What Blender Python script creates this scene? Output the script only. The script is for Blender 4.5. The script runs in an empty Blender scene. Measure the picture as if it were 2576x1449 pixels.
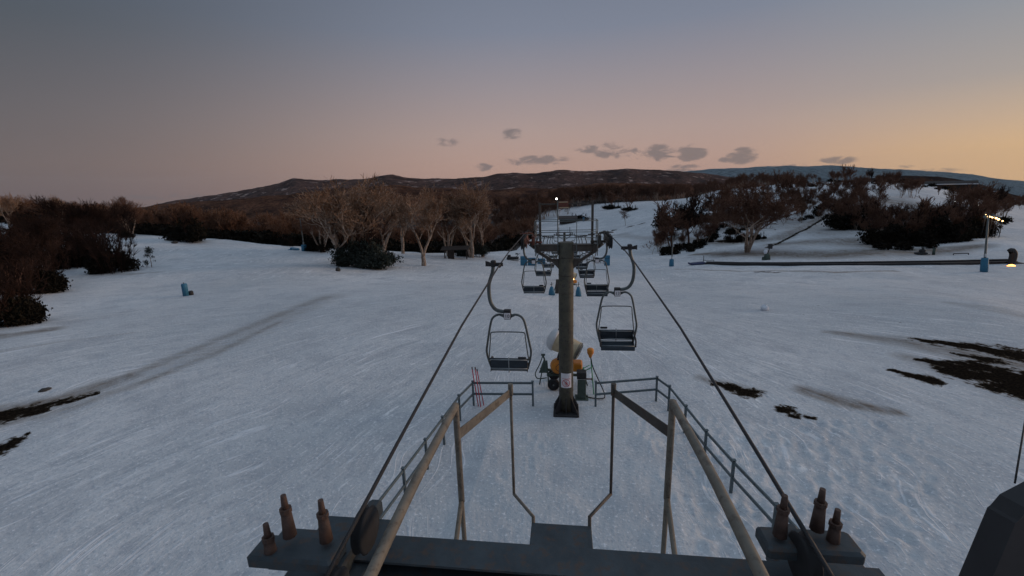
import bpy, math, random
import numpy as np
from mathutils import Vector, Matrix
random.seed(7)
R = math.radians
scene = bpy.context.scene
col = scene.collection

# ------------------------------------------------------------------ camera
F, CX, CY = 1100.0, 1288.0, 724.5          # focal length and centre on a 2576 px wide frame
YAW, PITCH, ROLL = R(7.0), R(13.3), R(1.7)
fwd = Vector((-math.sin(YAW) * math.cos(PITCH), math.cos(YAW) * math.cos(PITCH), -math.sin(PITCH)))
r0 = Vector((math.cos(YAW), math.sin(YAW), 0))
u0 = r0.cross(fwd)
rgt = r0 * math.cos(ROLL) - u0 * math.sin(ROLL)
upv = u0 * math.cos(ROLL) + r0 * math.sin(ROLL)
CAM = Vector((-0.05, 0, 0))                 # the camera is the origin of heights: the platform is at -9.1
cam = bpy.data.cameras.new('camera')
cam.lens = 36 * F / 2576
cam.sensor_width = 36
cam.clip_start, cam.clip_end = 0.1, 40000
co = bpy.data.objects.new('camera', cam)
M = Matrix((rgt, upv, -fwd)).transposed().to_4x4()
M.translation = CAM
co.matrix_world = M
col.objects.link(co)
scene.camera = co

# ------------------------------------------------------------------ exposure, world, sun
scene.view_settings.view_transform = 'Standard'
scene.view_settings.look = 'None'
scene.view_settings.exposure = 0
scene.view_settings.gamma = 1
SUN_AZ, SUN_EL, GLOW_AZ = R(72), R(7), R(60)                # from +Y (up the lift line) towards +X
sd = bpy.data.lights.new('sun', 'SUN')
sd.energy = 1.3
sd.angle = R(22)
sd.color = (1.0, 0.66, 0.42)
so = bpy.data.objects.new('sun', sd)
col.objects.link(so)
to_sun = Vector((math.sin(SUN_AZ) * math.cos(SUN_EL), math.cos(SUN_AZ) * math.cos(SUN_EL), math.sin(SUN_EL)))
so.rotation_euler = to_sun.to_track_quat('Z', 'Y').to_euler()
so.location = (60, 40, 30)

world = bpy.data.worlds.new('World')
scene.world = world
world.use_nodes = True


class NT:
    """small node-tree writer"""
    def __init__(s, tree):
        s.t = tree
        tree.nodes.clear()

    def n(s, typ, **kw):
        nd = s.t.nodes.new(typ)
        for k, v in kw.items():
            if k.startswith('i_'):
                nd.inputs[k[2:].replace('_', ' ')].default_value = v
            else:
                setattr(nd, k, v)
        return nd

    def l(s, a, b):
        s.t.links.new(a, b)

    def math(s, op, a, b=None, c=None, clamp=False):
        m = s.n('ShaderNodeMath', operation=op, use_clamp=clamp)
        for i, v in enumerate((a, b, c)):
            if v is None:
                continue
            if isinstance(v, (int, float)):
                m.inputs[i].default_value = v
            else:
                s.l(v, m.inputs[i])
        return m.outputs[0]

    def mix(s, f, a, b, mode='MIX'):
        m = s.n('ShaderNodeMix', data_type='RGBA', blend_type=mode)
        for inp, v in ((m.inputs[0], f), (m.inputs[6], a), (m.inputs[7], b)):
            if isinstance(v, (int, float)):
                inp.default_value = v
            elif isinstance(v, tuple):
                inp.default_value = (*v, 1) if len(v) == 3 else v
            else:
                s.l(v, inp)
        return m.outputs[2]

    def ramp(s, f, stops, interp='LINEAR'):
        r = s.n('ShaderNodeValToRGB')
        s.l(f, r.inputs[0])
        e = r.color_ramp.elements
        r.color_ramp.interpolation = interp
        while len(e) < len(stops):
            e.new(0.5)
        for i, (p, c) in enumerate(stops):
            e[i].position = p
            e[i].color = (*c, 1) if len(c) == 3 else c
        return r.outputs[0]

    def noise(s, vec, scale, detail=4, rough=0.55, dist=0.0):
        n_ = s.n('ShaderNodeTexNoise')
        n_.inputs['Scale'].default_value = scale
        n_.inputs['Detail'].default_value = detail
        n_.inputs['Roughness'].default_value = rough
        n_.inputs['Distortion'].default_value = dist
        if vec is not None:
            s.l(vec, n_.inputs['Vector'])
        return n_.outputs[0]


def srgb(r, g, b):
    return tuple(((c / 255) / 12.92 if c / 255 <= 0.04045 else ((c / 255 + 0.055) / 1.055) ** 2.4) for c in (r, g, b))


def dir_of(px, py):
    d = fwd * F + rgt * (px - CX) + upv * (CY - py)
    return d.normalized()


w = NT(world.node_tree)
tc = w.n('ShaderNodeTexCoord')
sep = w.n('ShaderNodeSeparateXYZ')
w.l(tc.outputs['Generated'], sep.inputs[0])
dx, dy, dz = sep.outputs
# cosine of the bearing away from the afterglow
hl = w.math('SQRT', w.math('ADD', w.math('MULTIPLY', dx, dx), w.math('ADD', w.math('MULTIPLY', dy, dy), 1e-5)))
cosb = w.math('DIVIDE', w.math('ADD', w.math('MULTIPLY', dx, math.sin(GLOW_AZ)), w.math('MULTIPLY', dy, math.cos(GLOW_AZ))), hl)
elev = w.math('MULTIPLY', w.math('ARCSINE', dz), 180 / math.pi)
e01 = w.math('DIVIDE', w.math('ADD', elev, 4.0), 64.0, clamp=True)         # -4..60 degrees
S = lambda deg: (deg + 4) / 64  # highest stops are brightened beyond the view to light the snow
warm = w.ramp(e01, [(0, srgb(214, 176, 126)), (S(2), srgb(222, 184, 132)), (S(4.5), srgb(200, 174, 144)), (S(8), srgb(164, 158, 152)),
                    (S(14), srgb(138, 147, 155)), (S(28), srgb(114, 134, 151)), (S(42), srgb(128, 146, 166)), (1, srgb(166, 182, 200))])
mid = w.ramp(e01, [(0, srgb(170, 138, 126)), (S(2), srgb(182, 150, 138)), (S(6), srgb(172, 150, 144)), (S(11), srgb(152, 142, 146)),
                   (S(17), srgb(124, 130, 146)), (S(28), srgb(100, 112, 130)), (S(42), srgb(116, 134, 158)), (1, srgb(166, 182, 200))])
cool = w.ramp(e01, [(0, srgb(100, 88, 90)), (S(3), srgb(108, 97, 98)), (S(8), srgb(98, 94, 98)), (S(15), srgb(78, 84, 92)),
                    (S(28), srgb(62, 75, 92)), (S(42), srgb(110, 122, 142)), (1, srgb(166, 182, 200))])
f1 = w.n('ShaderNodeMapRange', interpolation_type='SMOOTHSTEP')
w.l(cosb, f1.inputs[0]); f1.inputs[1].default_value = -0.5; f1.inputs[2].default_value = 0.45
f2 = w.n('ShaderNodeMapRange', interpolation_type='SMOOTHSTEP')
w.l(cosb, f2.inputs[0]); f2.inputs[1].default_value = 0.72; f2.inputs[2].default_value = 1.08
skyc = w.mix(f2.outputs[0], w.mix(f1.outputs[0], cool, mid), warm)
# small grey clouds low over the hills: ellipses in bearing and elevation broken by noise
az = w.math('MULTIPLY', w.math('ARCTAN2', dx, dy), 180 / math.pi)
cv = w.n('ShaderNodeCombineXYZ')
w.l(az, cv.inputs[0]); w.l(w.math('MULTIPLY', elev, 2.2), cv.inputs[1])
cn = w.noise(cv.outputs[0], 0.42, 7, 0.66, 0.6)
cl = None
for px, py, wx, wy, a in ((1135, 356, 34, 10, .45), (1288, 338, 26, 12, .7), (1350, 404, 68, 10, .95), (1216, 421, 22, 8, .8), (1480, 375, 36, 8, .75),
                          (1535, 378, 34, 17, 1), (1582, 382, 26, 10, .7), (1655, 385, 46, 17, 1.05), (1738, 384, 32, 18, 1.1), (1866, 392, 34, 16, 1.1), (1822, 402, 18, 6, .9),
                          (1735, 418, 40, 5, .7), (2100, 405, 46, 9, .65), (2278, 419, 22, 4, .9), (1700, 430, 60, 5, .6), (2240, 432, 150, 8, .5), (400, 494, 90, 7, .5), (1990, 421, 90, 6, .6)):
    d = dir_of(px, py)
    a0 = math.degrees(math.atan2(d.x, d.y)); e0 = math.degrees(math.asin(d.z))
    da, db = dir_of(px + wx, py), dir_of(px, py - wy)
    wa = 1.45 * abs(math.degrees(math.atan2(da.x, da.y)) - a0); we = 1.5 * abs(math.degrees(math.asin(db.z)) - e0)
    xx = w.math('DIVIDE', w.math('SUBTRACT', az, a0), wa)
    yy = w.math('DIVIDE', w.math('SUBTRACT', elev, e0), we)
    g = w.math('MULTIPLY', w.math('SUBTRACT', 1.0, w.math('ADD', w.math('MULTIPLY', xx, xx), w.math('MULTIPLY', yy, yy)), clamp=True), a)
    cl = g if cl is None else w.math('MAXIMUM', cl, g)
cm = w.n('ShaderNodeMapRange', interpolation_type='SMOOTHSTEP')
w.l(w.math('ADD', w.math('MULTIPLY', cl, 0.42), w.math('MULTIPLY', w.math('SUBTRACT', cn, 0.47), 1.9)), cm.inputs[0])
cm.inputs[1].default_value = 0.10; cm.inputs[2].default_value = 0.48
cloudf = w.math('MULTIPLY', w.math('MULTIPLY', cm.outputs[0], w.math('MULTIPLY', cl, 2.5, clamp=True)), 0.62)
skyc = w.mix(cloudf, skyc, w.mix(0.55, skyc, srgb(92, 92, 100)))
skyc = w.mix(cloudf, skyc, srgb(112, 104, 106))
sky = w.n('ShaderNodeTexSky', sky_type='NISHITA')
sky.sun_disc = False
sky.sun_elevation = SUN_EL
sky.sun_rotation = SUN_AZ
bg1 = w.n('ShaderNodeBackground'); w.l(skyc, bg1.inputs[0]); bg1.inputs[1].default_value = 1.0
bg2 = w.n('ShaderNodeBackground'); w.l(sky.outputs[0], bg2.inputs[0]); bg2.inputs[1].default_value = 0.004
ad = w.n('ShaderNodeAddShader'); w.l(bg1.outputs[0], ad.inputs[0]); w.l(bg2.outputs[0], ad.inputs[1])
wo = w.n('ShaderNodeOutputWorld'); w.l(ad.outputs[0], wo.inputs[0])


# ------------------------------------------------------------------ helpers
def atD(px, py, d):
    return CAM + (fwd + rgt * ((px - CX) / F) + upv * ((CY - py) / F)) * d


def on_z(px, py, z):
    d = dir_of(px, py)
    return CAM + d * (z / d.z)


def proj(p):
    v = Vector(p) - CAM
    dd = v.dot(fwd)
    return CX + F * v.dot(rgt) / dd, CY - F * v.dot(upv) / dd, dd


def z_at(x, y, py):
    """height on the vertical line through (x, y) that shows at row py"""
    lo, hi = -40.0, 20.0
    for _ in range(50):
        m = (lo + hi) / 2
        if proj((x, y, m))[1] > py:
            lo = m
        else:
            hi = m
    return lo


def tag(o, label=None, cat=None, group=None, kind=None):
    if label: o['label'] = label
    if cat: o['category'] = cat
    if group: o['group'] = group
    if kind: o['kind'] = kind
    return o


def thing(name, loc, label, cat, group=None, rz=0.0):
    o = bpy.data.objects.new(name, None)
    o.empty_display_size = 0.3
    col.objects.link(o)
    o.location = loc
    o.rotation_euler = (0, 0, rz)
    return tag(o, label, cat, group)


def copy_tree(o, parent=None):
    c = o.copy()
    col.objects.link(c)
    c.parent = parent
    for ch in [k for k in bpy.data.objects if k.parent is o]:
        copy_tree(ch, c)
    return c


def mesh_from(name, V, Q=None, T=None, mats=(), smooth=False):
    me = bpy.data.meshes.new(name)
    V = np.asarray(V, dtype=np.float32)
    Q = np.zeros((0, 4), np.int32) if Q is None or len(Q) == 0 else np.asarray(Q, np.int32)
    T = np.zeros((0, 3), np.int32) if T is None or len(T) == 0 else np.asarray(T, np.int32)
    me.vertices.add(len(V)); me.vertices.foreach_set('co', V.ravel())
    nl = Q.size + T.size
    me.loops.add(nl); me.loops.foreach_set('vertex_index', np.concatenate([Q.ravel(), T.ravel()]))
    me.polygons.add(len(Q) + len(T))
    st = np.concatenate([np.arange(len(Q)) * 4, Q.size + np.arange(len(T)) * 3]).astype(np.int32)
    me.polygons.foreach_set('loop_start', st)
    me.polygons.foreach_set('use_smooth', np.full(len(Q) + len(T), smooth))
    for m in mats: me.materials.append(m)
    me.update(calc_edges=True)
    return me


class MB:
    """collects shapes, builds ONE mesh object"""
    def __init__(s):
        s.v, s.f, s.sm = [], [], []

    def add(s, vs, fs, sm=False):
        b = len(s.v)
        s.v += [tuple(v) for v in vs]
        s.f += [tuple(i + b for i in f) for f in fs]
        s.sm += [sm] * len(fs)
        return s

    def box(s, c, size, rot=None, bev=0.0):
        c = Vector(c); hx, hy, hz = (k / 2 for k in size)
        rot = rot or Matrix.Identity(3)
        if bev <= 0:
            vs = [c + rot @ Vector((x * hx, y * hy, z * hz)) for z in (-1, 1) for y in (-1, 1) for x in (-1, 1)]
            return s.add(vs, [(0, 2, 3, 1), (4, 5, 7, 6), (0, 1, 5, 4), (2, 6, 7, 3), (0, 4, 6, 2), (1, 3, 7, 5)])
        b = min(bev, hx * .9, hy * .9, hz * .9)
        ring = [(-hx + b, -hy), (hx - b, -hy), (hx, -hy + b), (hx, hy - b), (hx - b, hy), (-hx + b, hy), (-hx, hy - b), (-hx, -hy + b)]
        inn = [(x * (1 - b / hx), y * (1 - b / hy)) for x, y in ring]
        vs = []
        for z, rr in ((-hz, inn), (-hz + b, ring), (hz - b, ring), (hz, inn)):
            vs += [c + rot @ Vector((x, y, z)) for x, y in rr]
        fs = [tuple(range(7, -1, -1)), tuple(range(24, 32))]
        for k in range(3):
            for i in range(8):
                j = (i + 1) % 8
                fs.append((k * 8 + i, k * 8 + j, k * 8 + 8 + j, k * 8 + 8 + i))
        return s.add(vs, fs)

    def tube(s, pts, r, n=8, caps=True, flat=False):
        pts = [Vector(p) for p in pts]
        rs = r if isinstance(r, (list, tuple)) else [r] * len(pts)
        vs, fs = [], []
        up = None
        for i, p in enumerate(pts):
            if i == 0: t = pts[1] - p
            elif i == len(pts) - 1: t = p - pts[i - 1]
            else: t = (pts[i + 1] - p).normalized() + (p - pts[i - 1]).normalized()
            t.normalize()
            if up is None:
                up = Vector((0, 0, 1)) if abs(t.z) < 0.9 else Vector((0, 1, 0))
            a = t.cross(up).normalized(); b = a.cross(t).normalized(); up = b
            for k in range(n):
                an = 2 * math.pi * (k + 0.5) / n
                vs.append(p + (a * math.cos(an) + b * math.sin(an)) * rs[i])
        for i in range(len(pts) - 1):
            for k in range(n):
                k2 = (k + 1) % n
                fs.append((i * n + k, i * n + k2, (i + 1) * n + k2, (i + 1) * n + k))
        s.add(vs, fs, not flat)
        if caps:
            b0 = len(s.v) - len(vs)
            s.f.append(tuple(b0 + k for k in range(n - 1, -1, -1))); s.sm.append(False)
            s.f.append(tuple(b0 + (len(pts) - 1) * n + k for k in range(n))); s.sm.append(False)
        return s

    def bar(s, a, b, wd, ht):
        """rectangular bar from a to b, wd wide (sideways) and ht high"""
        a, b = Vector(a), Vector(b)
        t = (b - a).normalized()
        up = Vector((0, 0, 1)) if abs(t.z) < 0.95 else Vector((0, 1, 0))
        sx = t.cross(up).normalized(); sz = sx.cross(t).normalized()
        rot = Matrix((sx, t, sz)).transposed()
        return s.box((a + b) / 2, (wd, (b - a).length, ht), rot)

    def lathe(s, prof, axis_o=(0, 0, 0), axis=(0, 0, 1), n=20, sm=True):
        o = Vector(axis_o); ax = Vector(axis).normalized()
        t = Vector((0, 0, 1)) if abs(ax.z) < 0.9 else Vector((1, 0, 0))
        a = ax.cross(t).normalized(); b = ax.cross(a).normalized()
        vs, fs = [], []
        for r_, h in prof:
            for k in range(n):
                an = 2 * math.pi * k / n
                vs.append(o + ax * h + (a * math.cos(an) + b * math.sin(an)) * r_)
        for i in range(len(prof) - 1):
            for k in range(n):
                k2 = (k + 1) % n
                fs.append((i * n + k, i * n + k2, (i + 1) * n + k2, (i + 1) * n + k))
        fs.append(tuple(range(n - 1, -1, -1)))
        fs.append(tuple((len(prof) - 1) * n + k for k in range(n)))
        return s.add(vs, fs, sm)

    def plate(s, pts, th):
        """flat polygon pts (in order) given thickness th along its normal"""
        pts = [Vector(p) for p in pts]
        nrm = (pts[1] - pts[0]).cross(pts[2] - pts[1]).normalized() * (th / 2)
        n = len(pts)
        vs = [p - nrm for p in pts] + [p + nrm for p in pts]
        fs = [tuple(range(n - 1, -1, -1)), tuple(range(n, 2 * n))] + [(i, (i + 1) % n, n + (i + 1) % n, n + i) for i in range(n)]
        return s.add(vs, fs)

    def build(s, name, mat, parent=None, world=False):
        vs = s.v
        if world and parent is not None:
            p = parent
            off = Vector((0, 0, 0))
            while p is not None:
                off += p.location; p = p.parent
            vs = [(v[0] - off.x, v[1] - off.y, v[2] - off.z) for v in vs]
        me = bpy.data.meshes.new(name)
        me.from_pydata(vs, [], s.f)
        me.polygons.foreach_set('use_smooth', s.sm)
        me.materials.append(mat)
        me.update()
        o = bpy.data.objects.new(name, me)
        col.objects.link(o)
        if parent is not None: o.parent = parent
        return o


# ------------------------------------------------------------------ materials
def mat(name, c, rough=0.6, metal=0.0, var=0.25, scale=6.0, bump=0.0, dirt=None, dirt_at=0.58, coat=0.0):
    m = bpy.data.materials.new(name)
    m.use_nodes = True
    t = NT(m.node_tree)
    bs = t.n('ShaderNodeBsdfPrincipled'); out = t.n('ShaderNodeOutputMaterial'); t.l(bs.outputs[0], out.inputs[0])
    tcn = t.n('ShaderNodeTexCoord')
    nz = t.noise(tcn.outputs['Object'], scale, 6, 0.6)
    lo = tuple(k * (1 - var) for k in c); hi = tuple(min(1, k * (1 + var)) for k in c)
    cc = t.ramp(nz, [(0.3, lo), (0.7, hi)])
    if dirt:
        dn = t.noise(tcn.outputs['Object'], scale * 2.3, 7, 0.7)
        cc = t.mix(t.ramp(dn, [(dirt_at - .06, (0, 0, 0)), (dirt_at + .06, (1, 1, 1))]), cc, dirt)
    t.l(cc, bs.inputs['Base Color'])
    t.l(t.math('ADD', rough - .1, t.math('MULTIPLY', nz, .2)), bs.inputs['Roughness'])
    bs.inputs['Metallic'].default_value = metal
    if bump:
        b = t.n('ShaderNodeBump'); b.inputs['Strength'].default_value = bump; b.inputs['Distance'].default_value = 0.02
        t.l(t.noise(tcn.outputs['Object'], scale * 4, 5), b.inputs['Height']); t.l(b.outputs[0], bs.inputs['Normal'])
    return m


def emis(name, c, s):
    m = bpy.data.materials.new(name)
    m.use_nodes = True
    t = NT(m.node_tree)
    e = t.n('ShaderNodeEmission'); e.inputs[0].default_value = (*c, 1); e.inputs[1].default_value = s
    out = t.n('ShaderNodeOutputMaterial'); t.l(e.outputs[0], out.inputs[0])
    return m


MT = {
    'tower': mat('weathered_tower_steel', (.085, .078, .055), .75, 0, .3, 3.0, .2, (.05, .045, .04)),
    'arm': mat('dark_arm_steel', (.08, .07, .06), .7, .2, .3, 5, .2, (.11, .05, .03), .62),
    'rust': mat('rusty_red_steel', (.14, .05, .035), .8, 0, .35, 8, .2),
    'galv': mat('galvanised_steel', (.16, .18, .18), .5, .6, .2, 5, .1, (.10, .11, .10)),
    'bright': mat('worn_bright_steel', (.30, .33, .34), .45, .4, .2, 8),
    'rail': mat('painted_rail_steel', (.10, .135, .15), .6, .2, .2, 5, .1, (.07, .08, .08)),
    'tan': mat('tan_pipe_paint', (.17, .15, .12), .65, 0, .25, 4, .15, (.10, .08, .06)),
    'cable': mat('greasy_wire_rope', (.035, .035, .038), .6, .4, .2, 30, .5),
    'chair': mat('chair_tube_steel', (.10, .115, .115), .5, .5, .2, 8),
    'slat': mat('chair_navy_slats', (.018, .03, .042), .55, 0, .25, 9),
    'rubber': mat('black_rubber', (.015, .015, .017), .8, 0, .2, 8),
    'white': mat('white_paint', (.62, .63, .64), .5, 0, .08, 6, 0, (.40, .40, .39), .66),
    'sign': mat('sign_white', (.72, .70, .72), .5, 0, .04, 6),
    'red': mat('sign_red', (.5, .035, .04), .5, 0, .1, 9),
    'ink': mat('sign_black', (.03, .03, .035), .5, 0, .1, 9),
    'orange': mat('orange_housing', (.62, .22, .02), .5, 0, .15, 7, 0, (.3, .12, .03), .68),
    'cream': mat('cream_barrel', (.52, .42, .27), .55, 0, .12, 7),
    'green': mat('dull_green_steel', (.07, .10, .085), .65, .1, .25, 6),
    'lime': mat('bright_green_paint', (.12, .42, .22), .6, 0, .2, 7),
    'pole_red': mat('red_plastic_pole', (.5, .06, .09), .5, 0, .15, 7),
    'blue': mat('blue_crash_pad', (.035, .17, .28), .6, 0, .2, 6, .2),
    'dark': mat('dark_metal', (.025, .024, .026), .7, 0, .3, 6),
    'brown': mat('rust_brown_stub', (.075, .045, .035), .75, 0, .35, 10, .3),
    'machine': mat('machine_green_steel', (.045, .06, .07), .6, .2, .3, 4, .2, (.08, .06, .05)),
    'wall': mat('dark_timber_wall', (.045, .035, .03), .85, 0, .3, 2),
    'snow_roof': mat('snow_on_roof', (.7, .73, .78), .9, 0, .05, 2),
    'rock': mat('dark_rock', (.05, .048, .045), .9, 0, .3, 5, .4),
    'snowball': mat('snow_lump', (.75, .78, .83), .9, 0, .05, 5),
}
LAMP = emis('lit_lamp', (1.0, .95, .85), 9)
LAMPW = emis('lit_warm_lamp', (1.0, .62, .25), 7)
EMB = emis('orange_lamp_lens', (1.0, .42, .10), 5)
FIRE = emis('glowing_embers', (1.0, .28, .05), 7)


def bark(name, lo, hi, pale, pf=.62):
    m = bpy.data.materials.new(name); m.use_nodes = True
    t = NT(m.node_tree)
    bs = t.n('ShaderNodeBsdfPrincipled'); out = t.n('ShaderNodeOutputMaterial'); t.l(bs.outputs[0], out.inputs[0])
    g = t.n('ShaderNodeNewGeometry'); oi = t.n('ShaderNodeObjectInfo')
    n1 = t.noise(g.outputs['Position'], 0.35, 3)
    n2 = t.noise(g.outputs['Position'], 2.5, 5, .65)
    c = t.ramp(n1, [(.35, lo), (.65, hi)])
    c = t.mix(t.ramp(n2, [(pf - .08, (0, 0, 0)), (pf + .08, (1, 1, 1))]), c, pale)
    c = t.mix(t.math('MULTIPLY', oi.outputs['Random'], .3), c, tuple(k * .5 for k in lo))
    t.l(c, bs.inputs['Base Color'])
    bs.inputs['Roughness'].default_value = .95
    bs.inputs['Specular IOR Level'].default_value = .1
    return m


TRUNK = bark('pale_grey_bark', (.20, .145, .11), (.42, .32, .25), (.56, .48, .41), .56)
TWIG = bark('brown_bare_twigs', (.12, .060, .038), (.27, .145, .092), (.42, .30, .22), .60)
TWIGD = bark('dull_brown_twigs', (.10, .052, .038), (.20, .11, .074), (.30, .21, .15), .64)
LEAF = bark('dark_evergreen_leaves', (.010, .009, .007), (.024, .020, .014), (.055, .050, .036), .68)
TWIGB = bark('blackish_bare_twigs', (.020, .012, .010), (.060, .034, .026), (.12, .08, .06), .68)
TWIGP = bark('pale_brown_twigs', (.19, .105, .066), (.36, .225, .145), (.50, .38, .29), .58)
LEAFG = bark('grey_green_leaves', (.025, .034, .03), (.055, .065, .055), (.16, .18, .18), .66)

# ------------------------------------------------------------------ terrain
G0 = -9.1
pts = []          # (x, y, z)
for th in range(-180, 180, 20):
    for r in (1.5, 3, 6, 10, 15, 20, 25):
        pts.append((r * math.sin(R(th)), r * math.cos(R(th)), G0))
    if abs(th) > 80:
        for r in (60, 150, 400):
            pts.append((r * math.sin(R(th)), r * math.cos(R(th)), G0 - r * .03))
for (px, lst) in (
    (-250, [(60, 700), (110, 590), (200, 575), (320, 590)]),
    (0, [(33, 800), (55, 690), (85, 610), (120, 560), (170, 545), (260, 560), (400, 560)]),
    (180, [(38, 775), (60, 680), (90, 612), (120, 572), (170, 552), (260, 562), (400, 560)]),
    (350, [(40, 760), (60, 680), (80, 628), (104, 590), (150, 592), (250, 585), (400, 572)]),
    (560, [(40, 750), (60, 678), (80, 637), (100, 604), (150, 612), (250, 600), (400, 580)]),
    (765, [(40, 742), (60, 676), (82, 637), (96, 620), (150, 632), (250, 615), (400, 588)]),
    (940, [(40, 738), (55, 694), (75, 655), (90, 636), (150, 640), (250, 622), (400, 590)]),
    (1065, [(40, 735), (55, 696), (72, 664), (92, 640), (150, 640), (250, 622), (400, 590)]),
    (1200, [(40, 735), (60, 690), (85, 652), (100, 637), (150, 634), (250, 612), (400, 580)]),
    (1320, [(40, 738), (60, 698), (85, 665), (130, 632), (190, 600), (270, 578), (400, 560)]),
    (1423, [(41, 742), (60, 702), (85, 672), (150, 632), (220, 605), (300, 572), (400, 540), (520, 508), (640, 505)]),
    (1530, [(41, 745), (60, 705), (85, 673), (150, 625), (220, 590), (300, 555), (400, 525), (500, 503), (640, 502)]),
    (1660, [(41, 745), (60, 704), (80, 674), (130, 628), (190, 582), (270, 540), (360, 506), (460, 505), (640, 508)]),
    (1800, [(41, 735), (60, 690), (84, 658), (105, 622), (130, 585), (170, 540), (220, 500), (280, 480), (400, 500)]),
    (1950, [(41, 728), (60, 680), (82, 648), (98, 615), (115, 580), (140, 535), (170, 490), (210, 465), (300, 478), (420, 490)]),
    (2150, [(38, 735), (50, 690), (68, 655), (80, 628), (95, 592), (115, 545), (140, 500), (170, 466), (220, 463), (320, 475), (450, 490)]),
    (2350, [(33, 750), (45, 700), (60, 662), (72, 635), (85, 605), (100, 570), (125, 520), (155, 480), (190, 468), (260, 478), (400, 490)]),
    (2500, [(30, 765), (40, 716), (52, 680), (62, 650), (75, 610), (90, 575), (120, 545), (170, 520), (260, 505), (400, 505)]),
    (2650, [(28, 800), (40, 725), (52, 675), (70, 625), (90, 585), (130, 560), (200, 545), (400, 520)]),
    (2900, [(28, 830), (45, 730), (80, 640), (150, 590), (300, 560)]),
):
    for d, py in lst:
        p = atD(px, py, d)
        pts.append((p.x, p.y, p.z))
P_ = np.array(pts)
LS = 0.75


def feat(x, y):
    r = np.sqrt(x * x + y * y)
    th = np.arctan2(x, y)
    return th, LS * np.log(np.maximum(r, 0.5))


pt, pr = feat(P_[:, 0], P_[:, 1])
rr_ = np.sqrt(P_[:, 0] ** 2 + P_[:, 1] ** 2)
val = P_[:, 2]
# wrap in bearing by repeating the points
PT = np.concatenate([pt, pt[pt > 2] - 2 * np.pi, pt[pt < -2] + 2 * np.pi])
PR = np.concatenate([pr, pr[pt > 2], pr[pt < -2]])
VAL = np.concatenate([val, val[pt > 2], val[pt < -2]])
D_ = np.sqrt((PT[:, None] - PT[None]) ** 2 + (PR[:, None] - PR[None]) ** 2 + 1e-4)
n_ = len(PT)
A_ = np.zeros((n_ + 3, n_ + 3))
A_[:n_, :n_] = D_ + np.eye(n_) * 0.004
A_[:n_, n_] = 1; A_[:n_, n_ + 1] = PT; A_[:n_, n_ + 2] = PR
A_[n_:, :n_] = A_[:n_, n_:].T
W_ = np.linalg.solve(A_, np.concatenate([VAL, np.zeros(3)]))

fine = np.arange(-68, 56, 0.125)
TH = np.concatenate([np.arange(-180, -68, 4.0), fine, np.arange(56, 180.1, 4.0)])
TH = np.radians(TH)
RR = np.concatenate([np.exp(np.linspace(math.log(1.0), math.log(5), 14))[:-1], np.exp(np.linspace(math.log(5), math.log(600), 400))[:-1],
                     np.exp(np.linspace(math.log(600), math.log(16000), 60))])
gt, gr = np.meshgrid(TH, RR, indexing='ij')
Z = np.zeros_like(gt)
for i in range(len(TH)):
    a = np.minimum(LS * np.log(RR), LS * math.log(600))
    dd = np.sqrt((TH[i] - PT[None]) ** 2 + (a[:, None] - PR[None]) ** 2 + 1e-4)
    Z[i] = dd @ W_[:n_] + W_[n_] + W_[n_ + 1] * TH[i] + W_[n_ + 2] * a
# smooth a little along both axes
for _ in range(10):
    Z[1:-1] = Z[1:-1] * .5 + (Z[:-2] + Z[2:]) * .25
    Z[:, 1:-1] = Z[:, 1:-1] * .5 + (Z[:, :-2] + Z[:, 2:]) * .25
Z[0] = Z[-1]
# beyond the local slopes the land sinks into a broad valley
fadef = np.clip((np.log(gr) - math.log(560)) / (math.log(1300) - math.log(560)), 0, 1)
fadef = fadef * fadef * (3 - 2 * fadef)
Z = Z * (1 - fadef) + (-95.0) * fadef - np.clip(gr - 1300, 0, None) * .065
platform = np.clip((24 - gr) / 6, 0, 1)
Z = Z * (1 - platform) + G0 * platform
GX, GY = gr * np.sin(gt), gr * np.cos(gt)


def vnoise(x, y, seed=0):
    """smooth value noise"""
    xi, yi = np.floor(x).astype(np.int64), np.floor(y).astype(np.int64)
    fx, fy = x - xi, y - yi
    fx = fx * fx * (3 - 2 * fx); fy = fy * fy * (3 - 2 * fy)

    def h(a, b):
        v = (a * 374761393 + b * 668265263 + seed * 974634777) & 0x7fffffff
        v = ((v ^ (v >> 13)) * 1274126177) & 0x7fffffff
        return ((v ^ (v >> 16)) & 0xffff) / 65535.0
    return (h(xi, yi) * (1 - fx) + h(xi + 1, yi) * fx) * (1 - fy) + (h(xi, yi + 1) * (1 - fx) + h(xi + 1, yi + 1) * fx) * fy


def fbm(x, y, o=4, seed=0):
    s, a, t = 0, 1, 0
    for k in range(o):
        s = s + a * vnoise(x * 2 ** k, y * 2 ** k, seed + k); t += a; a *= .5
    return s / t - .5


Z += fbm(GX / 9, GY / 9, 3, 3) * np.clip((gr - 18) / 60, 0, 1) * .8 * (1 - fadef)
LR = np.log(RR)


def ground(x, y):
    th = math.atan2(x, y); lr = math.log(max(1.0, math.hypot(x, y)))
    i = int(np.searchsorted(TH, th)) - 1; j = int(np.searchsorted(LR, lr)) - 1
    i = max(0, min(len(TH) - 2, i)); j = max(0, min(len(LR) - 2, j))
    a = (th - TH[i]) / (TH[i + 1] - TH[i]); b = min(1, max(0, (lr - LR[j]) / (LR[j + 1] - LR[j])))
    return float((Z[i, j] * (1 - b) + Z[i, j + 1] * b) * (1 - a) + (Z[i + 1, j] * (1 - b) + Z[i + 1, j + 1] * b) * a)


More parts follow.
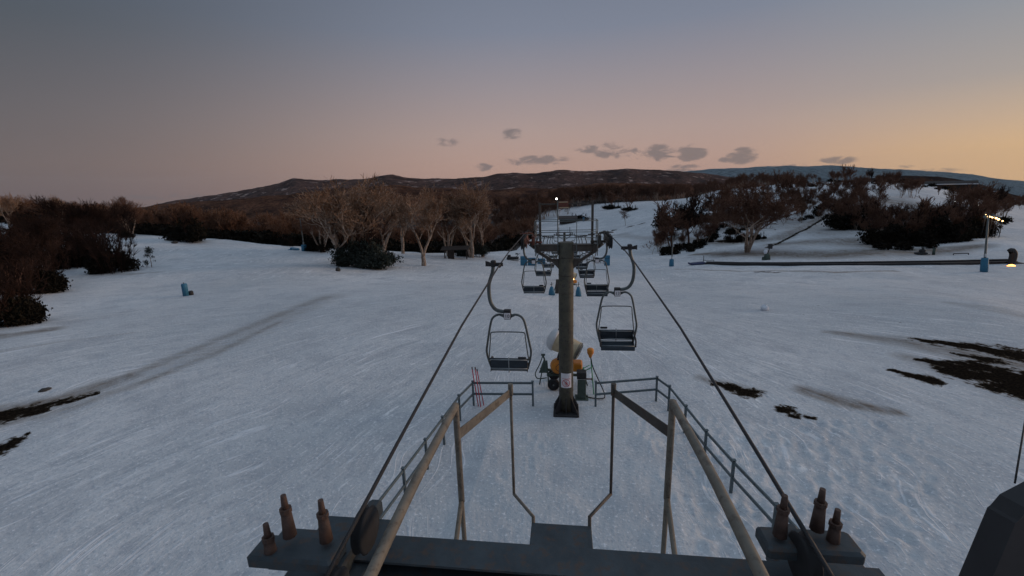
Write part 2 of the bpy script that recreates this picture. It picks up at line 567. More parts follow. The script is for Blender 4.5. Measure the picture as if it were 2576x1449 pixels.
def hit(px, py, dmin=4.0, dmax=900.0):
    """where the line of sight through a spot of the photograph first meets the ground"""
    d = fwd + rgt * ((px - CX) / F) + upv * ((CY - py) / F)
    t = dmin
    last = t
    while t < dmax:
        p = CAM + d * t
        if p.z < ground(p.x, p.y):
            lo, hi = last, t
            for _ in range(25):
                m = (lo + hi) / 2
                q = CAM + d * m
                if q.z < ground(q.x, q.y): hi = m
                else: lo = m
            q = CAM + d * hi
            return Vector((q.x, q.y, ground(q.x, q.y)))
        last = t
        t *= 1.012
    q = CAM + d * 300
    return Vector((q.x, q.y, ground(q.x, q.y)))


def gp(px, d):
    """ground point in the column px at depth d"""
    p = atD(px, 600, d)
    return Vector((p.x, p.y, ground(p.x, p.y)))


# mud and worn tracks: a mask on the ground, strokes laid along lines on the ground
mud = np.zeros_like(Z)
dirty = np.zeros_like(Z)
near = gr < 420


def stroke(arr, pix, width, strength, soft=1.0):
    wp = [hit(*p) for p in pix]
    ws = width if isinstance(width, (list, tuple)) else [width] * len(wp)
    for (a, b, w0, w1) in zip(wp[:-1], wp[1:], ws[:-1], ws[1:]):
        vx, vy = b.x - a.x, b.y - a.y
        L2 = vx * vx + vy * vy + 1e-6
        t = np.clip(((GX - a.x) * vx + (GY - a.y) * vy) / L2, 0, 1)
        dd = np.hypot(GX - a.x - t * vx, GY - a.y - t * vy)
        ww = w0 * (1 - t) + w1 * t
        np.maximum(arr, np.clip(1.25 - .75 * dd / ww, 0, 1) ** soft * strength, out=arr)


stroke(mud, [(-40, 1052), (90, 1027), (240, 990)], [.45, .30, .10], 1)
stroke(mud, [(-40, 1066), (60, 1045), (120, 1030)], [.3, .25, .08], .9)
stroke(mud, [(-40, 1150), (30, 1115), (70, 1095)], [.4, .3, .08], 1)
stroke(dirty, [(-60, 1062), (150, 1022), (340, 955), (530, 880), (690, 806), (830, 745)], [2.2, 2.0, 1.6, 1.6, 1.8, 2.0], .42)
stroke(dirty, [(-60, 1050), (150, 1010), (330, 945)], [1.0, .9, .7], .85)
stroke(dirty, [(330, 945), (520, 866), (680, 802), (820, 748)], [.7, .6, .7, .9], .62)
stroke(dirty, [(-60, 1075), (150, 1034), (350, 965), (540, 890), (700, 812)], [.8, .7, .5, .5, .4], .62)
stroke(dirty, [(0, 885), (150, 860), (330, 838)], [.5, .4, .3], .45)
stroke(mud, [(2270, 852), (2360, 862), (2440, 873), (2545, 890)], [.10, .30, .55, .9], 1)
stroke(mud, [(2310, 905), (2400, 918), (2470, 921)], [.15, .5, .5], 1)
stroke(mud, [(2400, 890), (2500, 908)], [.12, .4], .9)
stroke(mud, [(2360, 925), (2430, 940), (2500, 948)], [.25, .8, .5], 1)
stroke(mud, [(2238, 931), (2290, 944), (2345, 957)], [.10, .30, .35], 1)
stroke(mud, [(2500, 930), (2560, 955), (2700, 985)], [.5, 1.2, 1.9], 1)
stroke(mud, [(2500, 975), (2570, 985)], [.4, .9], 1)
stroke(mud, [(1790, 962), (1830, 972), (1880, 990)], [.12, .28, .3], .95)
stroke(mud, [(1895, 982), (1915, 988)], [.12, .15], .8)
stroke(mud, [(1966, 1030), (1985, 1032)], [.22, .22], 1)
stroke(mud, [(1990, 1045), (2005, 1047)], [.15, .12], .9)
stroke(mud, [(2035, 1050), (2045, 1052)], [.14, .1], .8)
stroke(dirty, [(2030, 983), (2140, 1015), (2255, 1037)], [.5, .55, .35], .9)
stroke(dirty, [(1760, 950), (1840, 975), (1900, 985)], [.4, .6, .4], .6)
stroke(dirty, [(2080, 835), (2270, 860), (2500, 900), (2576, 930)], [.4, 1.0, 2.0, 2.5], .75)
stroke(dirty, [(2290, 900), (2440, 940), (2576, 970)], [.8, 1.8, 3.0], .6)
stroke(mud, [(1810, 606), (1860, 608)], [1.2, 2.0], .85)
stroke(dirty, [(1690, 600), (1830, 612), (1960, 600), (2080, 540)], [2, 4, 3, 2], .8)
stroke(mud, [(1930, 622), (1985, 598), (2080, 545)], [.35, .3, .3], .9)
stroke(dirty, [(1750, 640), (1850, 640), (2100, 640), (2300, 634), (2450, 620)], [1.5, 4.5, 6.5, 6.0, 2.5], .95)
stroke(dirty, [(1950, 615), (2120, 605), (2220, 622)], [3, 6, 5], .8)
stroke(dirty, [(1480, 600), (1560, 590), (1650, 600)], [4, 5, 4], .5)
stroke(dirty, [(1700, 590), (1800, 570), (1980, 560), (2100, 585)], [4, 8, 9, 6], .6)
stroke(dirty, [(2100, 520), (2150, 500), (2260, 510), (2330, 520)], [4, 6, 8, 6], .75)
stroke(dirty, [(2380, 760), (2450, 770), (2560, 790)], [.5, 1.0, 1.5], .45)
stroke(dirty, [(1700, 677), (1900, 682), (2100, 685), (2250, 682)], [.6, .8, 1.0, .6], .8)
stroke(mud, [(1900, 684), (1960, 686)], [.3, .25], .8)
stroke(mud, [(1540, 580), (1600, 566), (1660, 552)], [.5, .5, .5], .7)
stroke(dirty, [(2120, 560), (2250, 530), (2400, 560)], [8, 10, 8], .45)
stroke(dirty, [(130, 828), (20, 845), (-60, 850)], [.8, .8, .8], .8)
stroke(dirty, [(250, 690), (330, 690), (400, 684)], [1.2, 1.0, .6], .6)
stroke(dirty, [(1300, 606), (1450, 604), (1560, 596)], [2, 3, 2], .6)
smooth = np.clip((3.4 - np.abs(GX - .1)) / .5, 0, 1) * np.clip((19.0 - GY) / .8, 0, 1) * (GY > 0)
deck = smooth * np.clip((15.2 - GY) / .9, 0, 1)
Z += deck * .10 + deck * fbm(GX * 1.1, GY * 1.1, 4, 17) * .16
for bx_, by_, bs_, bh_ in ((-1.2, 7.2, .35, .16), (-.6, 6.4, .3, .14), (-1.6, 6.2, .4, .18), (-.9, 8.6, .3, .10), (.4, 7.6, .35, .10), (-1.9, 8.0, .3, .12), (-.2, 9.4, .4, .09)):
    Z += bh_ * np.exp(-((GX - bx_) ** 2 + (GY - by_) ** 2) / bs_ ** 2)
# footprints: real dents
rs = np.random.RandomState(4)
sub = (gr < 45) & (gr > 4)
prints = []
for pix, stepm in (([(1590, 1055), (1640, 1110), (1690, 1160), (1700, 1230), (1720, 1290)], .38), ([(1700, 1120), (1790, 1230), (1900, 1330)], .3),
                   ([(1690, 1010), (1760, 1085), (1860, 1180)], .4), ([(1350, 1100), (1320, 1180), (1200, 1230)], .6), ([(1760, 1050), (1900, 1120), (2150, 1230)], .5),
                   ([(1850, 1100), (2000, 1190), (2200, 1330)], .5), ([(1500, 960), (1560, 1010), (1640, 1060)], .5)):
    wp = [hit(*p) for p in pix]
    for a, b in zip(wp[:-1], wp[1:]):
        n = max(2, int((b - a).length / stepm))
        for k in range(n):
            p = a.lerp(b, k / n)
            prints.append((p.x + rs.normal(0, .22), p.y + rs.normal(0, .15), rs.uniform(.09, .14)))
for _ in range(260):
    p = on_z(rs.uniform(1750, 2350), rs.uniform(1060, 1400), G0)
    if p.y > 4: prints.append((p.x, p.y, rs.uniform(.10, .22)))
for x, y, s in prints:
    m = sub & (np.abs(GX - x) < 4 * s) & (np.abs(GY - y) < 4 * s)
    if m.any():
        q = ((GX[m] - x) ** 2 + (GY[m] - y) ** 2) / (s * s)
        Z[m] += -.045 * np.exp(-q) + .018 * np.exp(-(np.sqrt(q) - 1.7) ** 2 * 2.5)

# ground under the woods
camv = np.stack([GX, GY, Z], -1) - np.array(CAM)
dep = camv @ np.array(fwd)
ppx = CX + F * (camv @ np.array(rgt)) / np.maximum(dep, 1)
ppy = CY - F * (camv @ np.array(upv)) / np.maximum(dep, 1)
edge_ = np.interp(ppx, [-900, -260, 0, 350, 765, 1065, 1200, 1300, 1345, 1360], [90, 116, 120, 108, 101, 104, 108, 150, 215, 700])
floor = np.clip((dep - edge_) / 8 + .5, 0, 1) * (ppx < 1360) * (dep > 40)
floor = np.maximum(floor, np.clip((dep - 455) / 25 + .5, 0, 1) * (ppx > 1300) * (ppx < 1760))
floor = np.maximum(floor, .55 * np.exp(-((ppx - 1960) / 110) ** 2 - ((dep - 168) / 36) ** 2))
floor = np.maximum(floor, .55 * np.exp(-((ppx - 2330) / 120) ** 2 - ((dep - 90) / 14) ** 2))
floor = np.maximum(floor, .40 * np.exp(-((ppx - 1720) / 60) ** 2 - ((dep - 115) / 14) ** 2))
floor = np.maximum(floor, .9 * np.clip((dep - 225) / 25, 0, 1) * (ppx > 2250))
dirty = np.maximum(dirty, np.clip(mud, 0, 1) * .9)
NTh, NR = Z.shape
V = np.stack([GX, GY, Z], -1).reshape(-1, 3)
V = np.concatenate([V, [[0, 0, G0]]])
ii, jj = np.meshgrid(np.arange(NTh - 1), np.arange(NR - 1), indexing='ij')
a = (ii * NR + jj).ravel()
Q = np.stack([a, a + 1, a + NR + 1, a + NR], -1)
k = np.arange(NTh - 1) * NR
T = np.stack([k, k + NR, np.full_like(k, len(V) - 1)], -1)[:, ::-1]


def ground_material():
    m = bpy.data.materials.new('snow_ground'); m.use_nodes = True
    t = NT(m.node_tree)
    bs = t.n('ShaderNodeBsdfPrincipled'); out = t.n('ShaderNodeOutputMaterial'); t.l(bs.outputs[0], out.inputs[0])
    g = t.n('ShaderNodeNewGeometry')
    am = t.n('ShaderNodeAttribute', attribute_name='mud'); ad_ = t.n('ShaderNodeAttribute', attribute_name='dirty')
    pos = g.outputs['Position']
    sp = t.n('ShaderNodeSeparateXYZ'); t.l(pos, sp.inputs[0])
    x, y = sp.outputs[0], sp.outputs[1]
    # groomed streaks fan out from far down the run
    yy = t.math('SUBTRACT', 130.0, y)
    u = t.math('DIVIDE', t.math('MULTIPLY', x, 60.0), t.math('MAXIMUM', yy, 20.0))
    cvn = t.n('ShaderNodeCombineXYZ')
    t.l(x, cvn.inputs[0]); t.l(y, cvn.inputs[1])
    # streak coordinates: turned by an angle that grows to the sides
    yc = t.math('MINIMUM', t.math('MAXIMUM', y, 0.0), 46.0)
    hh = t.math('MULTIPLY', t.math('MULTIPLY', yc, t.math('MULTIPLY', yc, yc)), .0006)
    uu = t.math('ADD', x, t.math('MULTIPLY', t.math('TANH', t.math('DIVIDE', x, 8.0)), hh))
    wob = t.noise(cvn.outputs[0], .09, 2, .5)
    cs = t.n('ShaderNodeCombineXYZ')
    t.l(t.math('ADD', uu, t.math('MULTIPLY', wob, 5.0)), cs.inputs[0]); t.l(t.math('MULTIPLY', y, .22), cs.inputs[1])
    st = t.noise(cs.outputs[0], 1.1, 6, .66, .35)
    st2 = t.noise(cs.outputs[0], 4.0, 5, .66, .4)
    big = t.noise(cvn.outputs[0], .05, 5, .55)
    med = t.noise(cvn.outputs[0], .35, 5, .6)
    fin = t.noise(cvn.outputs[0], 2.2, 5, .62)
    vf = t.noise(cvn.outputs[0], 9.0, 3, .6)
    asm = t.n('ShaderNodeAttribute', attribute_name='smooth_snow')
    ck = t.n('ShaderNodeCombineXYZ')
    t.l(t.math('ADD', t.math('MULTIPLY', uu, 1.0), t.math('MULTIPLY', wob, 9.0)), ck.inputs[0]); t.l(t.math('MULTIPLY', y, .055), ck.inputs[1])
    kn = t.noise(ck.outputs[0], .75, 3, .6, .15)
    kl = t.math('SUBTRACT', 1.0, t.math('MULTIPLY', t.math('ABSOLUTE', t.math('SUBTRACT', kn, .5)), 90.0), clamp=True)
    kn2 = t.noise(ck.outputs[0], 1.3, 2, .5, .4)
    kl2 = t.math('SUBTRACT', 1.0, t.math('MULTIPLY', t.math('ABSOLUTE', t.math('SUBTRACT', kn2, .46)), 110.0), clamp=True)
    trk = t.math('MULTIPLY', t.math('MAXIMUM', kl, kl2), t.math('SUBTRACT', 1.0, asm.outputs['Fac']))
    trk = t.math('MULTIPLY', trk, t.ramp(t.noise(cvn.outputs[0], .5, 3, .6), [(.42, (0,) * 3), (.58, (1,) * 3)]))
    pm = t.ramp(t.noise(cvn.outputs[0], .16, 3, .5), [(.36, (.35,) * 3), (.60, (1.05,) * 3)])
    keep = t.math('MULTIPLY', t.math('SUBTRACT', 1.0, t.math('MULTIPLY', asm.outputs['Fac'], .85)), pm)
    st = t.math('ADD', .5, t.math('MULTIPLY', t.math('SUBTRACT', st, .5), keep))
    st2 = t.math('ADD', .5, t.math('MULTIPLY', t.math('SUBTRACT', st2, .5), keep))
    c = t.ramp(big, [(.30, (.50, .53, .55)), (.70, (.75, .755, .76))])
    c = t.mix(t.ramp(st, [(.32, (.6,) * 3), (.52, (0,) * 3)]), c, (.40, .43, .46))
    c = t.mix(t.ramp(st2, [(.36, (.5,) * 3), (.47, (0,) * 3)]), c, (.42, .45, .49))
    c = t.mix(t.ramp(st2, [(.57, (0,) * 3), (.66, (.8,) * 3)]), c, (.94, .94, .94))
    c = t.mix(t.ramp(med, [(.30, (.7,) * 3), (.50, (0,) * 3)]), c, (.43, .45, .48))
    c = t.mix(t.math('MULTIPLY', t.ramp(fin, [(.30, (.6,) * 3), (.48, (0,) * 3)]), t.math('SUBTRACT', 1.0, t.math('MULTIPLY', asm.outputs['Fac'], .8))), c, (.40, .43, .48))
    c = t.mix(t.ramp(vf, [(.58, (0,) * 3), (.68, (.7,) * 3)]), c, (.95, .95, .97))
    c = t.mix(t.ramp(vf, [(.32, (.6,) * 3), (.42, (0,) * 3)]), c, (.36, .39, .44))
    c = t.mix(t.math('MULTIPLY', trk, .75), c, (.93, .94, .96))
    # dark litter under the woods
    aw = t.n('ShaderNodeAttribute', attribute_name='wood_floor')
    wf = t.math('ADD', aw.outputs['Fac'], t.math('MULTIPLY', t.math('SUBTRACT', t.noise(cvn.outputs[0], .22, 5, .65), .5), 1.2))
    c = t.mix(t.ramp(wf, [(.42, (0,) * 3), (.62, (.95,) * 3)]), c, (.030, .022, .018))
    # thin worn snow
    dm = t.math('MULTIPLY', ad_.outputs['Fac'], t.math('ADD', t.math('MULTIPLY', med, .9), t.math('MULTIPLY', fin, .9)))
    dn = t.ramp(t.math('ADD', dm, t.math('MULTIPLY', t.math('ADD', t.math('SUBTRACT', st, .5), t.math('SUBTRACT', st2, .5)), 1.0)), [(.22, (0,) * 3), (.95, (.9,) * 3)])
    c = t.mix(dn, c, (.15, .115, .085))
    # bare wet earth
    mm = t.math('ADD', am.outputs['Fac'], t.math('MULTIPLY', t.math('SUBTRACT', fin, .5), 2.2))
    mm = t.math('ADD', mm, t.math('MULTIPLY', t.math('ADD', t.math('SUBTRACT', st2, .5), t.math('SUBTRACT', st, .5)), 1.5))
    mm = t.math('ADD', mm, t.math('MULTIPLY', t.math('SUBTRACT', vf, .5), .9))
    mf = t.ramp(mm, [(.30, (0,) * 3), (.55, (1,) * 3)])
    mf = t.math('MULTIPLY', mf, t.math('GREATER_THAN', am.outputs['Fac'], .04))
    c = t.mix(t.math('MULTIPLY', t.ramp(mm, [(.08, (0,) * 3), (.42, (1,) * 3)]), t.math('GREATER_THAN', am.outputs['Fac'], .04)), c, (.085, .065, .045))
    c = t.mix(mf, c, t.mix(t.ramp(vf, [(.4, (0,) * 3), (.7, (1,) * 3)]), (.009, .007, .006), (.030, .022, .015)))
    # scattered specks of debris
    vo = t.n('ShaderNodeTexVoronoi'); t.l(cvn.outputs[0], vo.inputs['Vector']); vo.inputs['Scale'].default_value = .55
    sp_ = t.math('LESS_THAN', vo.outputs['Distance'], t.math('MULTIPLY', t.math('SUBTRACT', med, .44), .35))
    sp_ = t.math('MULTIPLY', sp_, t.math('GREATER_THAN', x, 9.0))
    c = t.mix(t.math('MULTIPLY', sp_, .65), c, (.10, .09, .08))
    # dark wooded land far away
    dist = t.math('SQRT', t.math('ADD', t.math('MULTIPLY', x, x), t.math('MULTIPLY', y, y)))
    far = t.n('ShaderNodeMapRange', interpolation_type='SMOOTHSTEP'); t.l(dist, far.inputs[0]); far.inputs[1].default_value = 560; far.inputs[2].default_value = 700
    c = t.mix(far.outputs[0], c, (.05, .04, .035))
    t.l(c, bs.inputs['Base Color'])
    bs.inputs['Roughness'].default_value = .92
    t.l(t.math('MULTIPLY', t.math('SUBTRACT', 1.0, mf), .08), bs.inputs['Specular IOR Level'])
    h = t.math('ADD', t.math('ADD', t.math('MULTIPLY', st, .45), t.math('ADD', t.math('MULTIPLY', med, 1.2), t.math('MULTIPLY', trk, .25))), t.math('ADD', t.math('MULTIPLY', st2, .30), t.math('ADD', t.math('MULTIPLY', fin, .5), t.math('MULTIPLY', vf, .35))))
    b = t.n('ShaderNodeBump'); b.inputs['Strength'].default_value = .55; b.inputs['Distance'].default_value = .16
    t.l(h, b.inputs['Height']); t.l(b.outputs[0], bs.inputs['Normal'])
    return m


me = mesh_from('ground', V, Q, T, (ground_material(),), True)
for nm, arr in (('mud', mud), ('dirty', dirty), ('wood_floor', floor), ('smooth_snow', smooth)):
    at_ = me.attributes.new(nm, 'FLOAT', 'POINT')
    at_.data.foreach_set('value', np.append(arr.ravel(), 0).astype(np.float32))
go = bpy.data.objects.new('ground', me); col.objects.link(go)
tag(go, kind='structure')


# ------------------------------------------------------------------ distant ranges
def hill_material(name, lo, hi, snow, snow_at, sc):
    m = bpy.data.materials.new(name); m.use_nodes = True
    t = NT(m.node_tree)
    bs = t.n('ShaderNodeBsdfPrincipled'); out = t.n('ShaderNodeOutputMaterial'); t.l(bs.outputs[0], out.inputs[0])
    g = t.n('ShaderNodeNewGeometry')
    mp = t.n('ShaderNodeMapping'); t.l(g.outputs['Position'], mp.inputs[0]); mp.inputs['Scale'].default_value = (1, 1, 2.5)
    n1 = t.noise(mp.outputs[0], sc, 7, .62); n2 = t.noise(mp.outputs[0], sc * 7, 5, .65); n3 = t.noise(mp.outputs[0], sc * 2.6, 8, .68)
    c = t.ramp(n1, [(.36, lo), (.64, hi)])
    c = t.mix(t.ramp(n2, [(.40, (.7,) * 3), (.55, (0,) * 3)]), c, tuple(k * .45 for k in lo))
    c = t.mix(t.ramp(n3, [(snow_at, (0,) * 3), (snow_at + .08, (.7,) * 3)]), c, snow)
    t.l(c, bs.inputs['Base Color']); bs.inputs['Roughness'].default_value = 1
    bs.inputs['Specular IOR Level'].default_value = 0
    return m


def ridge(name, d, prof, m, depth, amp, nsc, seed, base=-95.0):
    xs = np.array([p[0] for p in prof], float); ys = np.array([p[1] for p in prof], float)
    n = 420
    sx = np.linspace(xs[0], xs[-1], n)
    sy = np.interp(sx, xs, ys)
    for _ in range(3): sy[1:-1] = (sy[:-2] + 2 * sy[1:-1] + sy[2:]) / 4
    ks = np.linspace(-1, 1, 33)
    V = []
    for i in range(n):
        p = atD(sx[i], sy[i], d)
        hx, hy = p.x, p.y
        hr = math.hypot(hx, hy)
        ux, uy = hx / hr, hy / hr
        for k in ks:
            r = hr + k * depth
            sh = (math.cos(k * math.pi) * .5 + .5) if k > -1 else 0
            z = base - 6 + (p.z - base + 6) * sh ** .8
            V.append((ux * r, uy * r, z))
    V = np.array(V)
    f = fbm(V[:, 0] / nsc, V[:, 1] / nsc, 6, seed) * amp
    kk = np.tile(ks, n)
    V[:, 2] += f * (1 - np.abs(kk)) + fbm(V[:, 0] / nsc * 9, V[:, 1] / nsc * 9, 3, seed + 9) * amp * .12
    m_ = len(ks)
    ii, jj = np.meshgrid(np.arange(n - 1), np.arange(m_ - 1), indexing='ij')
    a = (ii * m_ + jj).ravel()
    me = mesh_from(name, V, np.stack([a, a + m_, a + m_ + 1, a + 1], -1), None, (m,), True)
    o = bpy.data.objects.new(name, me); col.objects.link(o)
    return tag(o, kind='structure')


HB = hill_material('haze_tinted_forest', (.10, .16, .19), (.16, .22, .25), (.30, .33, .36), .62, .0016)  # blue of the distant haze is painted into the forest colour
HM = hill_material('mountain_forest', (.040, .027, .025), (.140, .078, .062), (.50, .38, .34), .57, .004)
HN = hill_material('near_forested_hill', (.040, .020, .014), (.17, .080, .048), (.30, .20, .16), .63, .012)
HD = hill_material('dark_wooded_ridge', (.022, .016, .015), (.065, .042, .033), (.12, .09, .08), .66, .02)
ridge('hills', 9000, [(1300, 452), (1500, 440), (1620, 436), (1720, 432), (1800, 425), (1900, 419), (2000, 417), (2120, 419), (2250, 424), (2350, 430), (2450, 438), (2576, 456), (2750, 485)], HB, 2600, 90, 900, 5, -800)  # right end of this ridge stands in for a grey-blue cloud bank
ridge('mountain', 4200, [(250, 545), (380, 518), (470, 503), (560, 488), (640, 474), (700, 463), (722, 456), (740, 449), (760, 452), (800, 454), (850, 451), (930, 448), (960, 442), (985, 440), (1020, 445), (1070, 449), (1150, 447), (1220, 444),
                         (1245, 437), (1300, 434), (1350, 437), (1400, 431), (1480, 433), (1540, 428), (1575, 425), (1620, 430), (1700, 432), (1760, 436), (1850, 450), (2000, 480)], HM, 1800, 55, 420, 11, -420)
ridge('forest_hill', 1900, [(100, 560), (250, 530), (380, 517), (500, 507), (620, 494), (720, 486), (860, 474), (1000, 470), (1100, 474), (1250, 482), (1350, 474), (1500, 466), (1620, 462), (1720, 462), (1850, 470), (2050, 490)], HN, 800, 34, 200, 21, -190)
ridge('forest_ridge', 1100, [(1980, 470), (2150, 452), (2280, 441), (2360, 444), (2420, 452), (2470, 464), (2530, 484), (2620, 512), (2800, 545)], HD, 420, 5, 120, 31)


# ------------------------------------------------------------------ bare trees
def grow(seed, H, stems=3, levels=5, lean=.35, kids=(3, 4), twig=.03, up=.25, base_r=.16, clear=.25, fork=0):
    """limbs of one bare tree: arrays p0, p1, r0, r1, level"""
    rg = random.Random(seed)
    out = []

    def rv():
        return Vector((rg.gauss(0, 1), rg.gauss(0, 1), rg.gauss(0, 1))).normalized()

    def branch(p, d, L, r, lv):
        n = 3 if lv < 3 else 2
        for k in range(n):
            d2 = (d + rv() * (.16 + .05 * lv) + Vector((0, 0, up * .35))).normalized()
            q = p + d2 * (L / n)
            r2 = r * (1 - .38 / n * (1 if lv < levels else 1.8))
            out.append((p, q, r, r2, lv))
            p, d, r = q, d2, r2
            if lv < levels and (k > 0 or lv > 1):
                for _ in range(rg.randint(1, 2) if lv > 0 else 1):
                    side = (d + rv() * .95 + Vector((0, 0, up))).normalized()
                    branch(p, side, L * rg.uniform(.5, .72), max(twig, r * .55), lv + 1)
        if lv < levels:
            for _ in range(rg.randint(*kids) - 1):
                side = (d + rv() * .6 + Vector((0, 0, up))).normalized()
                branch(p, side, L * rg.uniform(.6, .8), max(twig, r * .7), lv + 1)
    if fork:
        out.append((Vector((0, 0, -.25)), Vector((.08, 0, fork * H * .5)), base_r * 1.5, base_r * 1.25, 0))
        out.append((Vector((.08, 0, fork * H * .5)), Vector((0, 0, fork * H)), base_r * 1.25, base_r * 1.15, 0))
    for s in range(stems):
        an = 2 * math.pi * s / stems + rg.uniform(-.5, .5)
        d = Vector((math.cos(an) * lean, math.sin(an) * lean, 1)).normalized()
        branch(Vector((0, 0, fork * H - .05)) if fork else Vector((math.cos(an) * .15, math.sin(an) * .15, -.25)), d, H * rg.uniform(.34, .44), base_r * rg.uniform(.7, 1.1), 0)
    P0 = np.array([o[0] for o in out]); P1 = np.array([o[1] for o in out])
    R0 = np.array([o[2] for o in out]); R1 = np.array([o[3] for o in out]); LV = np.array([o[4] for o in out])
    sc = H / P1[:, 2].max()
    return P0 * sc, P1 * sc, R0, R1, LV


def limbs(P0, P1, R0, R1, n):
    """n-sided tapered limbs, or flat blades for n == 2"""
    t = P1 - P0
    t /= np.linalg.norm(t, axis=1, keepdims=True) + 1e-9
    ref = np.where(np.abs(t[:, 2:3]) < .9, np.array([[0, 0, 1.]]), np.array([[1., 0, 0]]))
    a = np.cross(t, ref); a /= np.linalg.norm(a, axis=1, keepdims=True) + 1e-9
    b = np.cross(t, a)
    m = len(P0)
    if n == 2:
        an = np.random.RandomState(m).uniform(0, np.pi, m)[:, None]
        s = a * np.cos(an) + b * np.sin(an)
        V = np.stack([P0 - s * R0[:, None], P0 + s * R0[:, None], P1 + s * R1[:, None], P1 - s * R1[:, None]], 1)
        return V.reshape(-1, 3), (np.arange(m)[:, None] * 4 + np.arange(4)[None])
    rings = []
    for P, Rr in ((P0, R0), (P1, R1)):
        for k in range(n):
            an = 2 * math.pi * k / n
            rings.append(P + (a * math.cos(an) + b * math.sin(an)) * Rr[:, None])
    V = np.stack(rings, 1)
    base = np.arange(m)[:, None] * 2 * n
    Q = np.concatenate([base + np.array([[k, (k + 1) % n, n + (k + 1) % n, n + k]]) for k in range(n)])
    return V.reshape(-1, 3), Q


def join(parts):
    V, Q, b = [], [], 0
    for v, q in parts:
        V.append(v); Q.append(q + b); b += len(v)
    return np.concatenate(V), np.concatenate(Q)


def tree_meshes(name, seed, H, twig_mat=None, trunk_lv=2, trunk_mat=None, **kw):
    P0, P1, R0, R1, LV = grow(seed, H, **kw)
    lo = LV <= trunk_lv
    v, q = limbs(P0[lo], P1[lo], R0[lo], R1[lo], 6)
    tm = mesh_from(name + '_trunk', v, q, None, (trunk_mat or TRUNK,), True)
    mx = LV.max()
    mid_ = (~lo) & (LV < mx)
    tw = LV == mx
    v, q = join([limbs(P0[mid_], P1[mid_], R0[mid_], R1[mid_], 3), limbs(P0[tw], P1[tw], R0[tw], R1[tw], 2)])
    cm_ = mesh_from(name + '_crown', v, q, None, (twig_mat or TWIG,), False)
    return tm, cm_


def put_tree(name, meshes, loc, rz, s, label, cat='tree', group=None, parts=('trunk', 'crown')):
    o = thing(name, loc, label, cat, group, rz)
    o.scale = (s, s, s) if not isinstance(s, tuple) else s
    for nm, me_ in zip(parts, meshes):
        c = bpy.data.objects.new(nm, me_); col.objects.link(c); c.parent = o
    return o


def leaf_cloud(seed, lobes, n, size, stems=10):
    """lobes: (cx, cy, cz, rx, ry, rz); leaf clumps as small tilted quads through each lobe, plus stems"""
    rg = np.random.RandomState(seed)
    V, Q = [], []
    tot = sum(l[3] * l[4] * l[5] for l in lobes)
    C = []
    for (cx, cy, cz, rx, ry, rz) in lobes:
        m = int(n * rx * ry * rz / tot)
        d = rg.normal(size=(m, 3)); d /= np.linalg.norm(d, axis=1, keepdims=True)
        rad = rg.uniform(0, 1, (m, 1)) ** .42
        lump = .78 + .34 * np.sin(d[:, :1] * 7 + seed) * np.cos(d[:, 1:2] * 6 + 2 * d[:, 2:3] * 5)
        C.append(np.array([cx, cy, cz]) + d * rad * lump * np.array([rx, ry, rz]))
    C = np.concatenate(C)
    C = C[C[:, 2] > -.1]
    m = len(C)
    a = rg.normal(size=(m, 3)); a /= np.linalg.norm(a, axis=1, keepdims=True)
    b = np.cross(a, rg.normal(size=(m, 3))); b /= np.linalg.norm(b, axis=1, keepdims=True)
    s = rg.uniform(.5, 1.3, (m, 1)) * size
    V = np.stack([C - a * s, C - b * s * .6, C + a * s, C + b * s * .6], 1).reshape(-1, 3)
    return V, np.arange(m)[:, None] * 4 + np.arange(4)[None]


def bush_meshes(name, seed, wd, ht, dp=None, n=2600, leaf=.09, mat_=None, stems=14, stem_h=1.5):
    dp = dp or wd
    rg = random.Random(seed)
    lobes = []
    for k in range(11):
        lx = rg.uniform(-.38, .38) * wd; ly = rg.uniform(-.38, .38) * dp
        hh = ht * rg.uniform(.45, 1.0) * (1 - .45 * abs(lx) / (wd * .5))
        lobes.append((lx, ly, hh * .46, wd * rg.uniform(.20, .28), dp * rg.uniform(.20, .28), hh * .58))
    v, q = leaf_cloud(seed, lobes, n, leaf)
    f = mesh_from(name + '_foliage', v, q, None, (mat_ or LEAF,), False)
    P0, P1, R0, R1 = [], [], [], []
    for k in range(stems):
        an = rg.uniform(0, 6.28)
        p = Vector((rg.uniform(-.3, .3) * wd, rg.uniform(-.3, .3) * dp, -.2))
        d = Vector((p.x * .22 / max(.3, wd * .3), p.y * .22 / max(.3, wd * .3), 1)).normalized()
        L = ht * stem_h * rg.uniform(.6, 1)
        r = .03
        for s_ in range(5):
            d2 = (d + Vector((rg.gauss(0, .12), rg.gauss(0, .12), 0))).normalized()
            q_ = p + d2 * L / 5
            P0.append(p); P1.append(q_); R0.append(r); R1.append(r * .8)
            if s_ > 0:
                for _ in range(9):
                    e = q_ + (d2 + Vector((rg.gauss(0, .6), rg.gauss(0, .6), rg.gauss(0, .3)))).normalized() * L * rg.uniform(.1, .24)
                    P0.append(q_); P1.append(e); R0.append(.018); R1.append(.008)
            p, d, r = q_, d2, r * .8
    v, q = limbs(np.array(P0), np.array(P1), np.array(R0), np.array(R1), 3)
    s_ = mesh_from(name + '_stems', v, q, None, (TWIGB,), False)
    return f, s_


